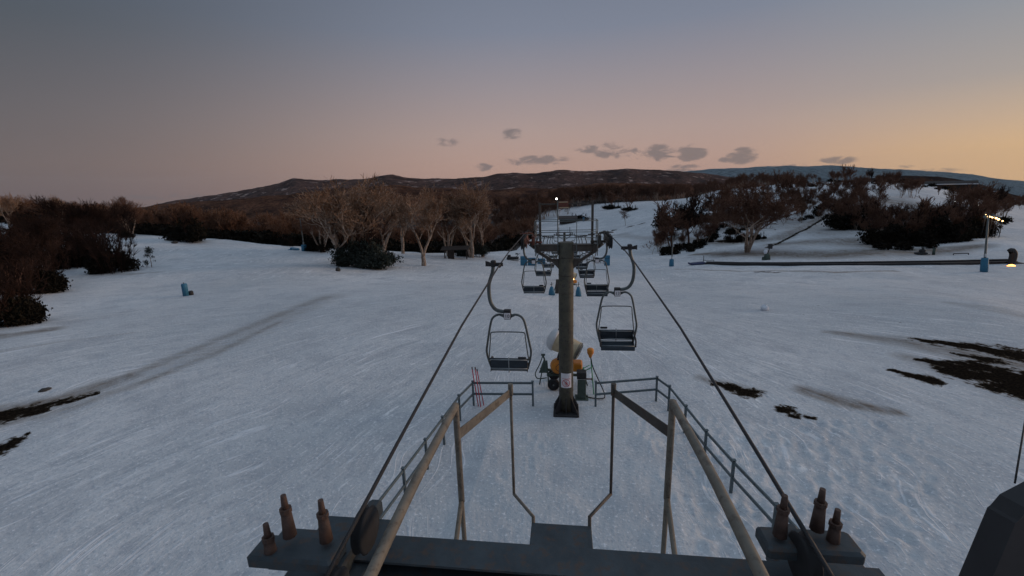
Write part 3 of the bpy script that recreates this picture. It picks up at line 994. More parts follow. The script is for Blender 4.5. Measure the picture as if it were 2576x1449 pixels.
# the wood beyond the left snowfield and on the right hill
def make_wood(name, label, spots, protos, mats, seed):
    rg = random.Random(seed)
    parts = [[] for _ in protos[0]]
    for (p, s) in spots:
        pr_ = protos[rg.randrange(len(protos))]
        an = rg.uniform(0, 6.28); c, sn = math.cos(an), math.sin(an)
        Rm = np.array([[c, -sn, 0], [sn, c, 0], [0, 0, 1]]) * s
        for k, (v, q) in enumerate(pr_):
            parts[k].append((v @ Rm.T + np.array(p), q))
    root = None
    Vs, Qs, mi, b = [], [], [], 0
    for k, lst in enumerate(parts):
        v, q = join(lst)
        Vs.append(v); Qs.append(q + b); mi.append(np.full(len(q), k)); b += len(v)
    me_ = mesh_from(name, np.concatenate(Vs), np.concatenate(Qs), None, mats, False)
    me_.polygons.foreach_set('material_index', np.concatenate(mi).astype(np.int32))
    o = bpy.data.objects.new(name, me_); col.objects.link(o)
    return tag(o, label, 'wood', None, 'stuff')


def proto(seed, H, **kw):
    P0, P1, R0, R1, LV = grow(seed, H, **kw)
    lo = LV <= 1
    hi = ~lo
    return [limbs(P0[lo], P1[lo], R0[lo], R1[lo], 3), limbs(P0[hi], P1[hi], R0[hi], R1[hi], 2)]


wood_protos = [proto(100 + k, 1.0 * 9, stems=2 + k % 2, levels=4, lean=.28, kids=(2, 3), twig=.045, up=.3, base_r=.13) for k in range(5)]
shr = []
for k in range(3):
    v, q = leaf_cloud(60 + k, [(0, 0, 1.0, 1.5, 1.5, 1.1), (1.1, .3, .8, 1.0, 1.0, .9), (-.9, -.4, .7, 1.1, 1.0, .8)], 320, .26)
    shr.append([(v, q)])

rg = random.Random(21)
spots = []
for _ in range(720):
    px = rg.uniform(-260, 1345)
    edge = np.interp(px, [-260, 0, 350, 765, 1065, 1200, 1345], [118, 122, 106, 100, 102, 108, 190])
    d = edge * (1 + abs(rg.gauss(0, .45)) + rg.uniform(0, .9) ** 2)
    p = gp(px, d)
    spots.append(((p.x, p.y, p.z - .2), rg.uniform(.75, 1.15) * (1 if px > 250 else .8)))
make_wood('bare_wood', 'dense brown bare wood beyond the crest of the left snowfield', spots, wood_protos, (TWIG, TWIG), 5)
spots = []
for _ in range(640):
    px = rg.uniform(-260, 1345)
    edge = np.interp(px, [-260, 0, 350, 765, 1065, 1200, 1345], [116, 120, 105, 99, 101, 107, 185])
    p = gp(px, edge * rg.uniform(1.0, 1.35))
    spots.append(((p.x, p.y, p.z - .2), rg.uniform(.9, 1.9)))
make_wood('undergrowth', 'dark undergrowth along the edge of the left wood', spots, shr, (LEAF,), 6)
spots = []
for _ in range(420):                              # far side of the valley, centre and right
    px = rg.uniform(1250, 1980)
    d = (rg.uniform(395, 560) if px < 1740 else rg.uniform(250, 420)) if px > 1345 else rg.uniform(300, 560)
    if 1440 < px < 1700 and d < 455: d += 70
    p = gp(px, d)
    spots.append(((p.x, p.y, p.z - .3), rg.uniform(1.4, 2.3) * (1 if px < 1720 else .5)))
make_wood('valley_wood', 'brown bare wood across the valley beyond the bottom of the lift', spots, wood_protos, (TRUNK, TWIGD), 8)


def hill_ok(px, d):
    """the open snow on the right hill stays open"""
    return True


spots, und = [], []
for (px0, px1, d0, d1, n) in ((1650, 1790, 112, 150, 26), (1770, 2110, 130, 215, 95), (1830, 1930, 105, 150, 16), (2080, 2160, 120, 160, 14), (1960, 2120, 118, 150, 22), (2180, 2470, 82, 104, 60), (1780, 1900, 116, 150, 16), (2050, 2200, 112, 150, 18), (2130, 2300, 128, 170, 14),
                              (2090, 2240, 98, 116, 20), (2380, 2520, 104, 140, 26), (2120, 2480, 178, 260, 46), (2300, 2650, 190, 330, 70), (2440, 2700, 240, 420, 60)):
    for _ in range(n):
        p = gp(rg.uniform(px0, px1), rg.uniform(d0, d1))
        spots.append(((p.x, p.y, p.z - .2), rg.uniform(.36, .74)))
for (px0, px1, d0, d1, n) in ((1655, 1790, 104, 118, 34), (1790, 1880, 118, 140, 20), (1980, 2100, 118, 150, 22), (2200, 2470, 76, 96, 75), (2100, 2230, 100, 110, 14), (1800, 2110, 150, 210, 34), (2150, 2460, 180, 230, 40), (2420, 2520, 95, 110, 14)):
    for _ in range(n):
        p = gp(rg.uniform(px0, px1), rg.uniform(d0, d1))
        und.append(((p.x, p.y, p.z - .2), rg.uniform(.45, 1.05)))
make_wood('hillside_wood', 'dark brown bare wood covering the right hill', spots, wood_protos, (TRUNK, TWIGD), 9)
make_wood('hillside_scrub', 'near-black evergreen scrub under the bare trees of the right hill', und, shr, (LEAF,), 10)

# individual trees
gumA = tree_meshes('spreading_gum', 3, 12, TWIGP, stems=3, levels=5, lean=.34, kids=(2, 3), twig=.030, base_r=.28, trunk_lv=3)
gumB = tree_meshes('forked_gum', 14, 11, TWIGP, fork=.16, stems=2, levels=5, lean=.22, kids=(2, 3), twig=.030, base_r=.23, trunk_lv=3)
gumC = tree_meshes('slender_gum', 27, 10, TWIGP, fork=.10, stems=2, levels=5, lean=.12, kids=(2, 3), twig=.028, base_r=.18, up=.35, trunk_lv=3)
gumD = tree_meshes('dull_gum', 31, 10, TWIGD, stems=4, levels=5, lean=.32, kids=(2, 3), twig=.022, base_r=.17, trunk_lv=1)
farA = tree_meshes('far_tree', 52, 10, TWIGD, trunk_mat=TWIGD, stems=3, levels=4, lean=.25, kids=(2, 3), twig=.07, base_r=.2, trunk_lv=1)
farB = tree_meshes('far_thin_tree', 57, 10, TWIGB, trunk_mat=TWIGD, stems=2, levels=4, lean=.14, kids=(2, 3), twig=.06, base_r=.17, up=.4, trunk_lv=1)
gumE = tree_meshes('thicket_gum', 63, 10, TWIGB, trunk_mat=TWIGD, stems=4, levels=5, lean=.30, kids=(2, 3), twig=.026, base_r=.12, trunk_lv=1)
sapl = tree_meshes('sapling', 45, 4, TWIGD, stems=1, levels=4, lean=.1, kids=(2, 3), twig=.018, base_r=.05, trunk_lv=1)


def tree_px(name, meshes, H0, px, py_base, py_top, label, cat='tree', group=None, wide=1.0, rz=None, d=None, dmax=900):
    p = hit(px, py_base, dmax=dmax) if d is None else gp(px, d)
    top = z_at(p.x, p.y, py_top)
    s = max(.2, (top - p.z) / H0) * 1.10
    wide *= 1.18
    return put_tree(name, meshes, (p.x, p.y, p.z), rng_.uniform(0, 6.28) if rz is None else rz, (s * wide, s * wide, s), label, cat, group)


rng_ = random.Random(77)
EDGE = 'bare gum trees at the edge of the left wood'
for (ms, H0, px, pb, ptop, wide, lab) in (
    (gumA, 12, 868, 668, 456, 1.2, 'tallest spreading bare gum rising out of the large shrub left of the lift'),
    (gumD, 10, 915, 662, 500, 1.0, 'brown bare gum behind the right half of the large shrub'),
    (gumB, 11, 968, 650, 478, 1.1, 'bare gum just right of the large shrub, crown leaning over it'),
    (gumC, 10, 1014, 638, 510, 1.1, 'pale forked gum between the large shrub and the lone hollow gum'),
    (gumB, 11, 1066, 668, 478, .85, 'lone pale gum standing forward on the snow with hollow twin trunk'),
    (gumD, 10, 1128, 645, 490, .95, 'brown bare gum between the lone forward gum and the trackside shelter'),
    (gumA, 12, 1186, 648, 464, .85, 'pale barked gum rising over the dark shrubs nearest the lift'),
    (gumC, 10, 1215, 646, 492, .8, 'slim gum closest to the lift line on the left side'),
    (gumC, 10, 727, 618, 535, .9, 'short pale trunked gum left of the light mast with blue pad'),
    (gumD, 10, 812, 634, 500, 1.0, 'bushy bare gum between the light mast and the tallest spreading gum'),
    (gumC, 10, 588, 602, 530, .9, 'small gum on the crest right of the far left light mast'),
    (gumD, 10, 330, 592, 500, 1.0, 'reddish bare gum on the crest behind the left shrubs'),
    (gumE, 10, 260, 640, 508, 1.1, 'wide bare gum rising from the second shrub clump on the left'),
    (gumE, 10, 214, 660, 498, .8, 'dark bare gum between the far-left thicket and the second shrub clump'),
    (gumE, 10, 130, 690, 540, .7, 'bare gum in the middle of the far-left thicket'),
    (gumE, 10, 40, 760, 570, .85, 'nearest bare gum rising over the black shrub at the left edge'),
    (gumE, 10, 90, 720, 555, .8, 'leaning bare gum behind the black shrub at the left edge'),
    (gumB, 11, 165, 580, 495, .8, 'distant dark gum on the snow rise at far left'),
    (gumC, 10, 30, 590, 490, .8, 'distant thin gum at far left against the sky'),
):
    tree_px('gum_tree', ms, H0, px, pb, ptop, lab, 'tree', EDGE, wide)
RH = 'bare trees on the right hill'
for (ms, H0, px, d, ptop, wide, lab) in (
    (gumD, 10, 1882, 92, 468, 1.25, 'tall fan-shaped bare tree on the brown patch at the foot of the right hill'),
    (farA, 10, 1690, 118, 512, 1.0, 'bare tree at the left end of the right hill scrub'),
    (farB, 10, 1735, 120, 490, 1.0, 'second bare tree from the left end of the right hill scrub'),
    (farA, 10, 1795, 140, 468, 1.0, 'bare tree above the left scrub of the right hill'),
    (farA, 10, 1960, 150, 432, .8, 'bare tree on the shoulder of the right hill against the far blue range'),
    (farA, 10, 2112, 172, 416, .75, 'tallest bare tree on the crest of the right hill'),
    (farB, 10, 2165, 178, 424, .6, 'thin dark tree on the open crest right of the tallest crest tree'),
    (farA, 10, 2205, 180, 432, .7, 'clumped dark tree midway along the open crest of the right hill'),
    (farA, 10, 2230, 178, 434, .7, 'dark bushy tree at the right end of the open crest'),
    (farB, 10, 2115, 128, 500, .9, 'bare tree beside the diagonal track on the right hill'),
    (farA, 10, 2290, 150, 455, .6, 'round dark tree standing alone on the upper snow of the right hill'),
    (farA, 10, 2340, 150, 468, .55, 'smaller round dark tree right of the lone round one'),
    (farA, 10, 2240, 100, 515, .9, 'bare tree in the black thicket at the middle of the right hill'),
    (farA, 10, 2330, 92, 500, 1.0, 'bare tree above the black thicket near the right light mast'),
    (farA, 10, 2440, 105, 462, .8, 'dark tree directly behind the top of the right light mast'),
    (farB, 10, 2490, 120, 468, .7, 'dark tree at the far right near the resort lights'),
):
    tree_px('bare_tree', ms, H0, px, None, ptop, lab, 'tree', RH, wide, d=d)
for (ms, H0, px, pb, ptop, wide, lab) in (
    (farA, 10, 1582, 528, 474, 1.0, 'small round crowned tree on the far snow slope right of the tower'),
    (farA, 10, 1540, 524, 480, 1.0, 'dark tree on the far snow slope nearest the tower'),
    (sapl, 4, 1576, 567, 530, 1.3, 'small bare sapling below the diagonal track on the far slope'),
    (farA, 10, 1640, 505, 478, 1.0, 'dark shrubby tree on the crest of the far slope'),
):
    tree_px('slope_tree', ms, H0, px, pb, ptop, lab, 'tree', 'trees on the far snow slope', wide)
tree_px('sapling', sapl, 4, 1640, 640, 600, 'tiny bare sapling on the open snow near the middle light mast', 'sapling', None, 1.4)

# shrubs
bA = bush_meshes('broad_shrub', 5, 7.2, 3.4, 4.0, 15000, .12, LEAFG, 20, 1.6)
bB = bush_meshes('round_shrub', 9, 4.0, 2.6, 3.6, 12000, .09, LEAF, 55, 1.35)
bC = bush_meshes('low_shrub', 12, 4.0, 1.9, 3.0, 8000, .09, LEAF, 10, 1.2)


def shrub_px(ms, W0, px, py, wpx, s_z, label, d=None, group='evergreen shrubs on the snow'):
    p = hit(px, py) if d is None else gp(px, d)
    dd = proj(p)[2]
    s = wpx * dd / F / W0
    return put_tree('shrub', ms, (p.x, p.y, p.z - .05), rng_.choice((0, math.pi)), (s, s, s * s_z), label, 'shrub', group, ('foliage', 'stems'))


for (ms, W0, px, py, wpx, sz, lab) in (
    (bA, 7.2, 918, 672, 150, 1.35, 'broad grey-green shrub below the tallest gum left of the lift'),
    (bA, 7.2, 1190, 645, 80, 1.2, 'dark shrub row at the foot of the gums nearest the lift'),
    (bB, 4.0, 20, 815, 150, 1.22, 'nearest black shrub cut by the left edge of the view'),
    (bB, 4.0, 285, 685, 100, 1.5, 'rounded dark shrub beside the little leafy sapling on the left'),
    (bB, 4.0, 95, 735, 120, 1.22, 'dark shrub behind the nearest black shrub at left'),
    (bB, 4.0, 175, 675, 95, 1.51, 'tall dark shrub in the middle of the left thicket'),
    (bB, 4.0, 50, 665, 100, 1.22, 'dark shrub high in the left thicket by the snow gap'),
    (bB, 4.0, 225, 668, 80, 1.44, 'tall dark shrub on the right flank of the left thicket'),
    (bB, 4.0, 10, 720, 120, 1.37, 'dark shrub cut by the left edge behind the nearest black one'),
    (bB, 4.0, 205, 640, 70, 1.51, 'dark shrub at the back of the left thicket by the crest'),
    (bC, 4.0, 470, 607, 108, 1.5, 'wide black shrub alone on the crest of the left snowfield'),
    (bC, 4.0, 318, 597, 46, 1.3, 'small dark shrub on the crest left of the wide black one'),
    (bC, 4.0, 60, 590, 90, 1.3, 'dark shrub on the snow rise at far left'),
    (bC, 4.0, 150, 572, 70, 1.3, 'dark shrub behind the snow gap at far left'),
    (bC, 4.0, 727, 619, 38, 1.2, 'little dark shrub at the foot of the short pale gum'),
    (bC, 4.0, 800, 632, 70, 1.2, 'low black shrub right of the light mast with blue pad'),
    (bC, 4.0, 1860, 607, 70, .7, 'low shrubs around the foot of the fan-shaped tree'),
    (bC, 4.0, 1908, 602, 34, 1.1, 'small dark shrub right of the fan-shaped tree'),
    (bC, 4.0, 1712, 576, 130, 1.15, 'black shrub mass at the left foot of the right hill'),
    (bC, 4.0, 1805, 560, 70, 1.1, 'black shrub between the left scrub and the fan-shaped tree'),
    (bC, 4.0, 2250, 618, 130, 1.2, 'lowest black shrub at the foot of the right thicket'),
    (bC, 4.0, 2350, 612, 130, 1.5, 'black shrub right of the lowest shrub of the right thicket'),
    (bC, 4.0, 2440, 596, 90, 1.6, 'black shrub of the right thicket nearest the right light mast'),
    (bC, 4.0, 2150, 575, 120, 1.1, 'black shrub below the diagonal track on the right hill'),
    (bC, 4.0, 1455, 556, 50, .8, 'dark shrub just beyond the lift on the far slope'),
    (bC, 4.0, 1585, 530, 40, .7, 'low shrub under the small round crowned tree'),
    (bC, 4.0, 1540, 526, 46, .7, 'low shrub under the dark tree on the far slope'),
):
    shrub_px(ms, W0, px, py, wpx, sz, lab)
# leafy sapling on the left: stem with leaf clusters
p = hit(383, 672)
dd = proj(p)[2] / F
o = thing('leafy_sapling', p, 'little leafy sapling standing clear on the snow right of the rounded shrub', 'sapling')
MB().tube([(-.1, 0, -.1), (0, 0, 12 * dd), (-.15, .1, 30 * dd), (.1, 0, 50 * dd)], [.05, .04, .03, .02], 6).tube([(-.12 - 13 * dd, 0, -.1), (-14 * dd, 0, 12 * dd)], .03, 6).build('trunk', TRUNK, o)
v, q = leaf_cloud(3, [(0, 0, 42 * dd, 13 * dd, 11 * dd, 13 * dd), (-8 * dd, 0, 30 * dd, 9 * dd, 8 * dd, 7 * dd), (-14 * dd, 0, 12 * dd, 9 * dd, 8 * dd, 9 * dd), (7 * dd, 0, 26 * dd, 6 * dd, 6 * dd, 5 * dd), (10 * dd, 0, 16 * dd, 4 * dd, 4 * dd, 4 * dd)], 900, .08)
c_ = bpy.data.objects.new('crown', mesh_from('sapling_crown', v, q, None, (LEAFG,), False)); col.objects.link(c_); c_.parent = o

# ------------------------------------------------------------------ chairlift
GAUGE = 1.55


def rope_z(y):
    ys = [2.0, 3.0, 6.0, 11.0, 16.4, 24, 40, 62, 87, 120, 160, 220, 300]
    zs = [-2.40, -2.28, -2.00, -1.77, -1.84, -2.70, -4.75, -7.4, -9.6, -13.5, -18.0, -22.5, -24.5]
    return float(np.interp(y, ys, zs))


mb = MB()
for s in (-1, 1):
    yy = [2.0, 2.6, 3.4, 4.5, 6, 8, 10, 12, 14, 15.5, 16.0, 16.4, 16.8, 17.3, 20, 24, 30, 36, 44, 52, 62, 74, 86, 88, 100, 120, 140, 160, 190, 220, 260, 300]
    mb.tube([(s * GAUGE, y, rope_z(y)) for y in yy], .016, 6)
ro = mb.build('lift_cable', MT['cable'])
tag(ro, 'dark steel haul rope running both ways over the lift towers', 'cable')


def arc(pts, n=6):
    """Catmull-Rom through the points"""
    P = [Vector(p) for p in pts]
    P = [P[0] * 2 - P[1]] + P + [P[-1] * 2 - P[-2]]
    out = []
    for i in range(1, len(P) - 2):
        for k in range(n):
            t = k / n
            out.append(.5 * ((2 * P[i]) + (P[i + 1] - P[i - 1]) * t + (2 * P[i - 1] - 5 * P[i] + 4 * P[i + 1] - P[i + 2]) * t * t + (3 * P[i] - P[i - 1] - 3 * P[i + 1] + P[i + 2]) * t ** 3))
    out.append(P[-2])
    return out


def text_mesh(name, body, size, mat_, parent, loc, rot):
    cu = bpy.data.curves.new(name, 'FONT')
    cu.body = body; cu.size = size; cu.align_x = 'CENTER'; cu.align_y = 'CENTER'; cu.extrude = .002
    tmp = bpy.data.objects.new('tmp_text', cu); col.objects.link(tmp)
    dg = bpy.context.evaluated_depsgraph_get()
    me_ = bpy.data.meshes.new_from_object(tmp.evaluated_get(dg))
    bpy.data.objects.remove(tmp)
    me_.materials.clear(); me_.materials.append(mat_)
    o = bpy.data.objects.new(name, me_); col.objects.link(o); o.parent = parent
    o.location = loc; o.rotation_euler = rot
    return o


def make_chair(number, label, faces_cam=True):
    """origin on the rope; for the right-hand strand (hanger bulges to +x); the seat opens to -y"""
    t = thing('lift_chair', (0, 0, 0), label, 'chairlift chair', 'two-seat lift chairs on the cable')
    cx = -.13                                   # chair centre relative to the rope
    g = MB()
    g.bar((-.06, 0, .02), (.32, 0, .02), .07, .08)
    g.tube([(0, -.16, 0), (0, .16, 0)], .034, 8).box((.17, 0, .04), (.12, .12, .16), None, .02)
    g.plate([(.26, -.03, .07), (.36, -.03, .10), (.36, -.03, -.03), (.26, -.03, .0)], .05)
    g.build('grip', MT['dark'], t)
    h = MB()
    h.tube(arc([(.17, 0, .02), (.20, 0, -.18), (.29, 0, -.45), (.30, 0, -.72), (.26, 0, -.94), (.14, 0, -1.10), (cx + .05, 0, -1.15), (cx - .06, 0, -1.15)], 5), .045, 8)
    h.build('hanger', MT['chair'], t)
    bx = MB().box((cx, 0, -1.21), (.17, .12, .24), None, .01)
    bx.build('hanger_block', MT['dark'], t)
    pl = MB().box((cx, -.070, -1.235), (.15, .014, .15), None, .003).build('number_plate', MT['sign'], t)
    if number:
        text_mesh('number', number, .12, MT['ink'], pl, (cx, -.079, -1.24), (R(90), 0, 0))
    # bail: two side tubes from the block, over the shoulders, down to the seat
    b = MB()
    for s in (-1, 1):
        b.tube(arc([(cx + s * .06, 0, -1.25), (cx + s * .22, 0, -1.22), (cx + s * .36, 0, -1.30), (cx + s * .43, 0, -1.48), (cx + s * .52, 0, -1.95), (cx + s * .555, -.02, -2.18), (cx + s * .52, -.05, -2.42), (cx + s * .46, -.10, -2.66)], 5), .028, 8)
        b.plate([(cx + s * .06, 0, -1.19), (cx + s * .06, 0, -1.31), (cx + s * .2, 0, -1.24)], .03)
    b.build('bail_frame', MT['chair'], t)
    sb = MB()
    sb.tube(arc([(cx - .50, .02, -2.40), (cx - .47, .05, -2.15), (cx - .43, .06, -1.80), (cx - .42, .06, -1.69), (cx - .36, .06, -1.65), (cx, .06, -1.64), (cx + .36, .06, -1.65), (cx + .42, .06, -1.69), (cx + .43, .06, -1.80), (cx + .47, .05, -2.15), (cx + .50, .02, -2.40)], 4), .015, 6)
    sb.build('safety_bar', MT['chair'], t)
    bk = MB()
    bk.box((cx, .035, -2.485), (.92, .03, .30), None, .01)
    bk.build('backrest', MT['slat'], t)
    st = MB()
    for k in range(5):
        st.box((cx, -.06 - .088 * k, -2.685 - .004 * k), (.92, .084, .028), None, .004)
    st.box((cx, -.475, -2.72), (.92, .035, .10), None, .01)
    st.build('seat', MT['slat'], t)
    fr = MB()
    for z_, y_ in ((-2.37, .06), (-2.37, .012), (-2.60, .06), (-2.60, .012), (-2.66, .0)):
        fr.tube([(cx - .46, y_, z_), (cx + .46, y_, z_)], .014, 6)
    fr.tube([(cx - .46, -.40, -2.665), (cx + .46, -.40, -2.665)], .012, 6)
    fr.tube([(cx, .06, -2.30), (cx, .06, -2.70), (cx, -.40, -2.73)], .013, 6).tube([(cx, .012, -2.32), (cx, .012, -2.64)], .010, 6)
    fr.build('seat_frame', MT['bright'], t)
    for s in (-1, 1):
        a = MB()
        a.tube(arc([(cx + s * .47, .04, -2.36), (cx + s * .485, -.18, -2.44), (cx + s * .485, -.42, -2.50), (cx + s * .47, -.50, -2.66)], 4), .024, 8)
        a.plate([(cx + s * .455, .05, -2.34), (cx + s * .46, .05, -2.70), (cx + s * .46, -.46, -2.70), (cx + s * .46, -.20, -2.60)], .012)
        a.build('armrest', MT['dark'], t)
    MB().box((cx - .34, .10, -2.30), (.2, .03, .06), None, .01).build('bar_stop', MT['dark'], t)
    return t


cR = make_chair('13', 'nearest right chair, numbered 13, hanging in front of the first tower')
cL = make_chair('10', 'nearest left chair, hanging over the snow left of the first tower')
cL.rotation_euler = (0, 0, math.pi)
# the number plate of the left chair faces the camera too: move it to the other side of the block
for ch in [k for k in bpy.data.objects if k.parent is cL and k.name.startswith('number_plate')]:
    ch.rotation_euler = (0, 0, math.pi); ch.location = (-.26, 0, 0)
cR.location = (GAUGE, 12.1, rope_z(12.1)); cL.location = (-GAUGE, 10.1, rope_z(10.1) - .04)
ordn = ['second', 'third', 'fourth', 'fifth', 'sixth', 'seventh', 'eighth']
for k, (yl, yr) in enumerate(((19.4, 19.8), (28.4, 28.8), (37.4, 37.8), (46.6, 47.0), (55.6, 56.0), (66, 66.4), (77, 77.4))):
    for src, sx, y, side in ((cL, -1, yl, 'left'), (cR, 1, yr, 'right')):
        c_ = copy_tree(src)
        c_.location = (sx * GAUGE, y, rope_z(y))
        c_['label'] = f'{ordn[k]} chair away from the camera on the {side} strand of the lift'
        for pl in [q_ for q_ in bpy.data.objects if q_.parent is c_ and q_.name.startswith('number_plate')]:
            for nn in [q_ for q_ in bpy.data.objects if q_.parent is pl]:
                bpy.data.objects.remove(nn)


def sheaves(root, sx, zt, full=True):
    """a train of rope wheels on its rocker beams"""
    a = MB()
    a.bar((sx * (GAUGE - .05), -.75, zt - .18), (sx * (GAUGE - .05), .75, zt - .18), .05, .16)
    for y in (-.45, .45):
        a.plate([(sx * (GAUGE - .11), y - .32, zt - .24), (sx * (GAUGE - .11), y + .32, zt - .24), (sx * (GAUGE - .11), y, zt - .46)], .03)
    a.tube([(sx * (GAUGE - .65), 0, zt - .30), (sx * (GAUGE - .02), 0, zt - .30)], .05, 8)
    a.box((sx * (GAUGE - .32), 0, zt - .22), (.10, .34, .34), None, .02)
    a.tube(arc([(sx * (GAUGE - .45), -.1, zt - .1), (sx * (GAUGE - .3), -.5, zt + .1), (sx * GAUGE, -.75, zt + .12), (sx * (GAUGE + .1), -.6, zt + .1)], 4), .02, 6)
    b = a.build('sheave_beam', MT['rust'] if sx < 0 else MT['arm'], root)
    for y in (-.78, -.26, .26, .78):
        wv = MB().lathe([(.05, -.055), (.22, -.055), (.245, -.04), (.205, -.015), (.205, .015), (.245, .04), (.22, .055), (.05, .055)], (sx * GAUGE, y, zt - .225), (1, 0, 0), 18)
        wv.build('sheave_wheel', MT['rubber'], b)
    return b


TB = Vector((0.02, 16.4, G0))
tower = thing('lift_tower', TB, 'nearest lift tower, thick olive pole with warning sign and crossarm', 'lift tower', 'chairlift towers')
ph = 6.95
mb = MB().tube([(0, 0, .0), (0, 0, ph)], .285, 28)
pole = mb.build('pole', MT['tower'], tower)
sm_ = MB()
for k in range(9):
    z_ = .95 + .68 * k
    sm_.lathe([(.286, -.012), (.294, -.008), (.294, .008), (.286, .012)], (0, 0, z_), (0, 0, 1), 28)
sm_.build('weld_band', MT['arm'], pole)
rg_ = MB()
for k in range(9):
    z_ = 1.3 + .62 * k
    rg_.tube([(-.16, -.19, z_), (-.16, -.33, z_), (.16 - .04, -.33, z_), (.12, -.22, z_)], .011, 5)
fb = MB()
fb.box((0, 0, .05), (1.02, 1.02, .10), None, .02)
for k in range(8):
    an = k * math.pi / 4
    c, s = math.cos(an), math.sin(an)
    R1_ = .62 if k % 2 else .49
    fb.plate([(c * .27, s * .27, .09), (c * R1_, s * R1_, .09), (c * R1_, s * R1_, .20), (c * .285, s * .285, .72)], .03)
for sx in (-1, 1):
    for sy in (-1, 1):
        fb.tube([(sx * .43, sy * .43, .1), (sx * .43, sy * .43, .2)], .03, 6)
fb.build('base_flange', MT['dark'], tower)
# sign on the near face of the pole, wrapped round it
za, zb = z_at(TB.x, TB.y - .25, 975) - G0, z_at(TB.x, TB.y - .25, 939) - G0
sg = MB()
n = 8
vs, fs = [], []
for i in range(n + 1):
    an = -math.pi / 2 + (i / n - .5) * 1.5
    for z_ in (za, zb):
        vs.append((.290 * math.cos(an), .290 * math.sin(an), z_))
        vs.append((.298 * math.cos(an), .298 * math.sin(an), z_))
for i in range(n):
    a_ = i * 4
    fs += [(a_ + 1, a_ + 5, a_ + 7, a_ + 3), (a_, a_ + 2, a_ + 6, a_ + 4), (a_, a_ + 4, a_ + 5, a_ + 1), (a_ + 2, a_ + 3, a_ + 7, a_ + 6)]
fs += [(0, 1, 3, 2), (n * 4, n * 4 + 2, n * 4 + 3, n * 4 + 1)]
sg.add(vs, fs)
sign = sg.build('warning_sign', MT['sign'], tower)


def wrap(u, z):
    """point on the sign's face: u metres sideways"""
    an = -math.pi / 2 + u / .30
    return (.302 * math.cos(an), .302 * math.sin(an), z)


hgt = zb - za
cz, rr = za + hgt * .34, .15
sy = MB()
sy.tube([wrap(rr * math.cos(a), cz + rr * math.sin(a)) for a in np.linspace(0, 2 * math.pi, 25)], .010, 5)
sy.tube([wrap(rr * .72 * k, cz - rr * .72 * k) for k in (-1, -.5, 0, .5, 1)], .011, 5)
sy.build('prohibition_ring', MT['red'], sign)
sy = MB()
sy.tube([wrap(-.17 + .34 * k / 6, za + hgt * .64) for k in range(7)], .006, 4)
sy.tube([wrap(0, cz - .10), wrap(0, cz + .10)], .012, 5)
for dx_ in (-.045, .045):
    sy.tube([wrap(dx_, cz - .09), wrap(dx_ * .8, cz + .04)], .007, 4)
sy.tube([wrap(-.07, cz), wrap(0, cz + .02), wrap(.07, cz)], .007, 4)
sy.build('sign_figure', MT['red'], sign)
# crossarm
zt = rope_z(16.4) - G0
arm_z = zt - .52
ca = MB()
ca.box((0, 0, arm_z), (2.35, .30, .24), None, .015)
ca.box((0, -.153, arm_z - .10), (2.35, .012, .03)).box((0, 0, arm_z + .127), (2.40, .36, .012))
for sx in (-1, 1):
    ca.tube([(sx * 1.17, 0, arm_z), (sx * 1.36, 0, arm_z + .15)], .06, 8)
    ca.box((sx * 1.02, 0, arm_z - .02), (.06, .38, .34))
ca.build('crossarm', MT['arm'], tower)
for sx in (-1, 1):
    br = MB()
    br.bar((sx * 1.08, 0, arm_z - .13), (sx * .42, 0, arm_z - .55), .12, .10)
    br.plate([(sx * .22, 0, arm_z - .42), (sx * .62, 0, arm_z - .42), (sx * .40, 0, arm_z - .66), (sx * .22, 0, arm_z - .86)], .10)
    br.tube(arc([(sx * 1.12, -.15, arm_z - .10), (sx * 1.0, -.2, arm_z - .42), (sx * .72, -.22, arm_z - .55)], 4), .014, 5)
    br.build('brace', MT['arm'], tower)
for sx in (-1, 1):
    sheaves(tower, sx, zt)
lf = MB()
for sx in (-1, 1):
    lf.box((sx * .96, 0, arm_z + .12 + .78), (.085, .085, 1.56))
lf.bar((-.96, 0, arm_z + .12 + 1.50), (.96, 0, arm_z + .12 + 1.50), .05, .05)
lf.build('lifting_frame', MT['arm'], tower)
rl = MB()
for sx in (-1, 1):
    for y_ in (-.35, .35):
        rl.tube([(sx * 1.13, y_, arm_z - .25), (sx * 1.13, y_, arm_z + 1.02)], .018, 6)
    for z_ in (.55, 1.02):
        rl.tube([(sx * 1.13, -.35, arm_z + z_), (sx * 1.13, .35, arm_z + z_)], .014, 6)
for y_ in (-.35, .35):
    for z_ in (.42, .62, 1.02):
        rl.tube([(-1.13, y_, arm_z + z_), (1.13, y_, arm_z + z_)], .012, 6)
rl.tube([(.38, -.35, arm_z - .1), (.38, -.35, arm_z + 1.02)], .014, 6)
rl.build('guard_rail', MT['galv'], tower)
ms_ = MB().tube([(-.30, -.18, arm_z - .25), (-.30, -.18, z_at(TB.x - .30, TB.y - .18, 505) - G0)], .022, 8)
mast = ms_.build('mast', MT['galv'], tower)
zl = z_at(TB.x - .32, TB.y - .2, 500) - G0
MB().box((-.34, -.24, zl - .02), (.10, .10, .11), None, .02).build('lamp_housing', MT['dark'], mast)
MB().lathe([(.02, 0), (.032, .012), (.03, .03)], (-.34, -.30, zl), (0, -1, .1), 10).build('lamp_glass', LAMP, mast)
zs = z_at(TB.x - .24, TB.y - .2, 530) - G0
s2 = MB().box((-.235, -.21, zs), (.07, .012, .115), None, .003).build('marker_plate', MT['sign'], mast)
text_mesh('number', '8', .09, MT['ink'], s2, (-.235, -.2175, zs), (R(90), 0, 0))
zp = z_at(TB.x, TB.y, 515) - G0
sp2 = MB()
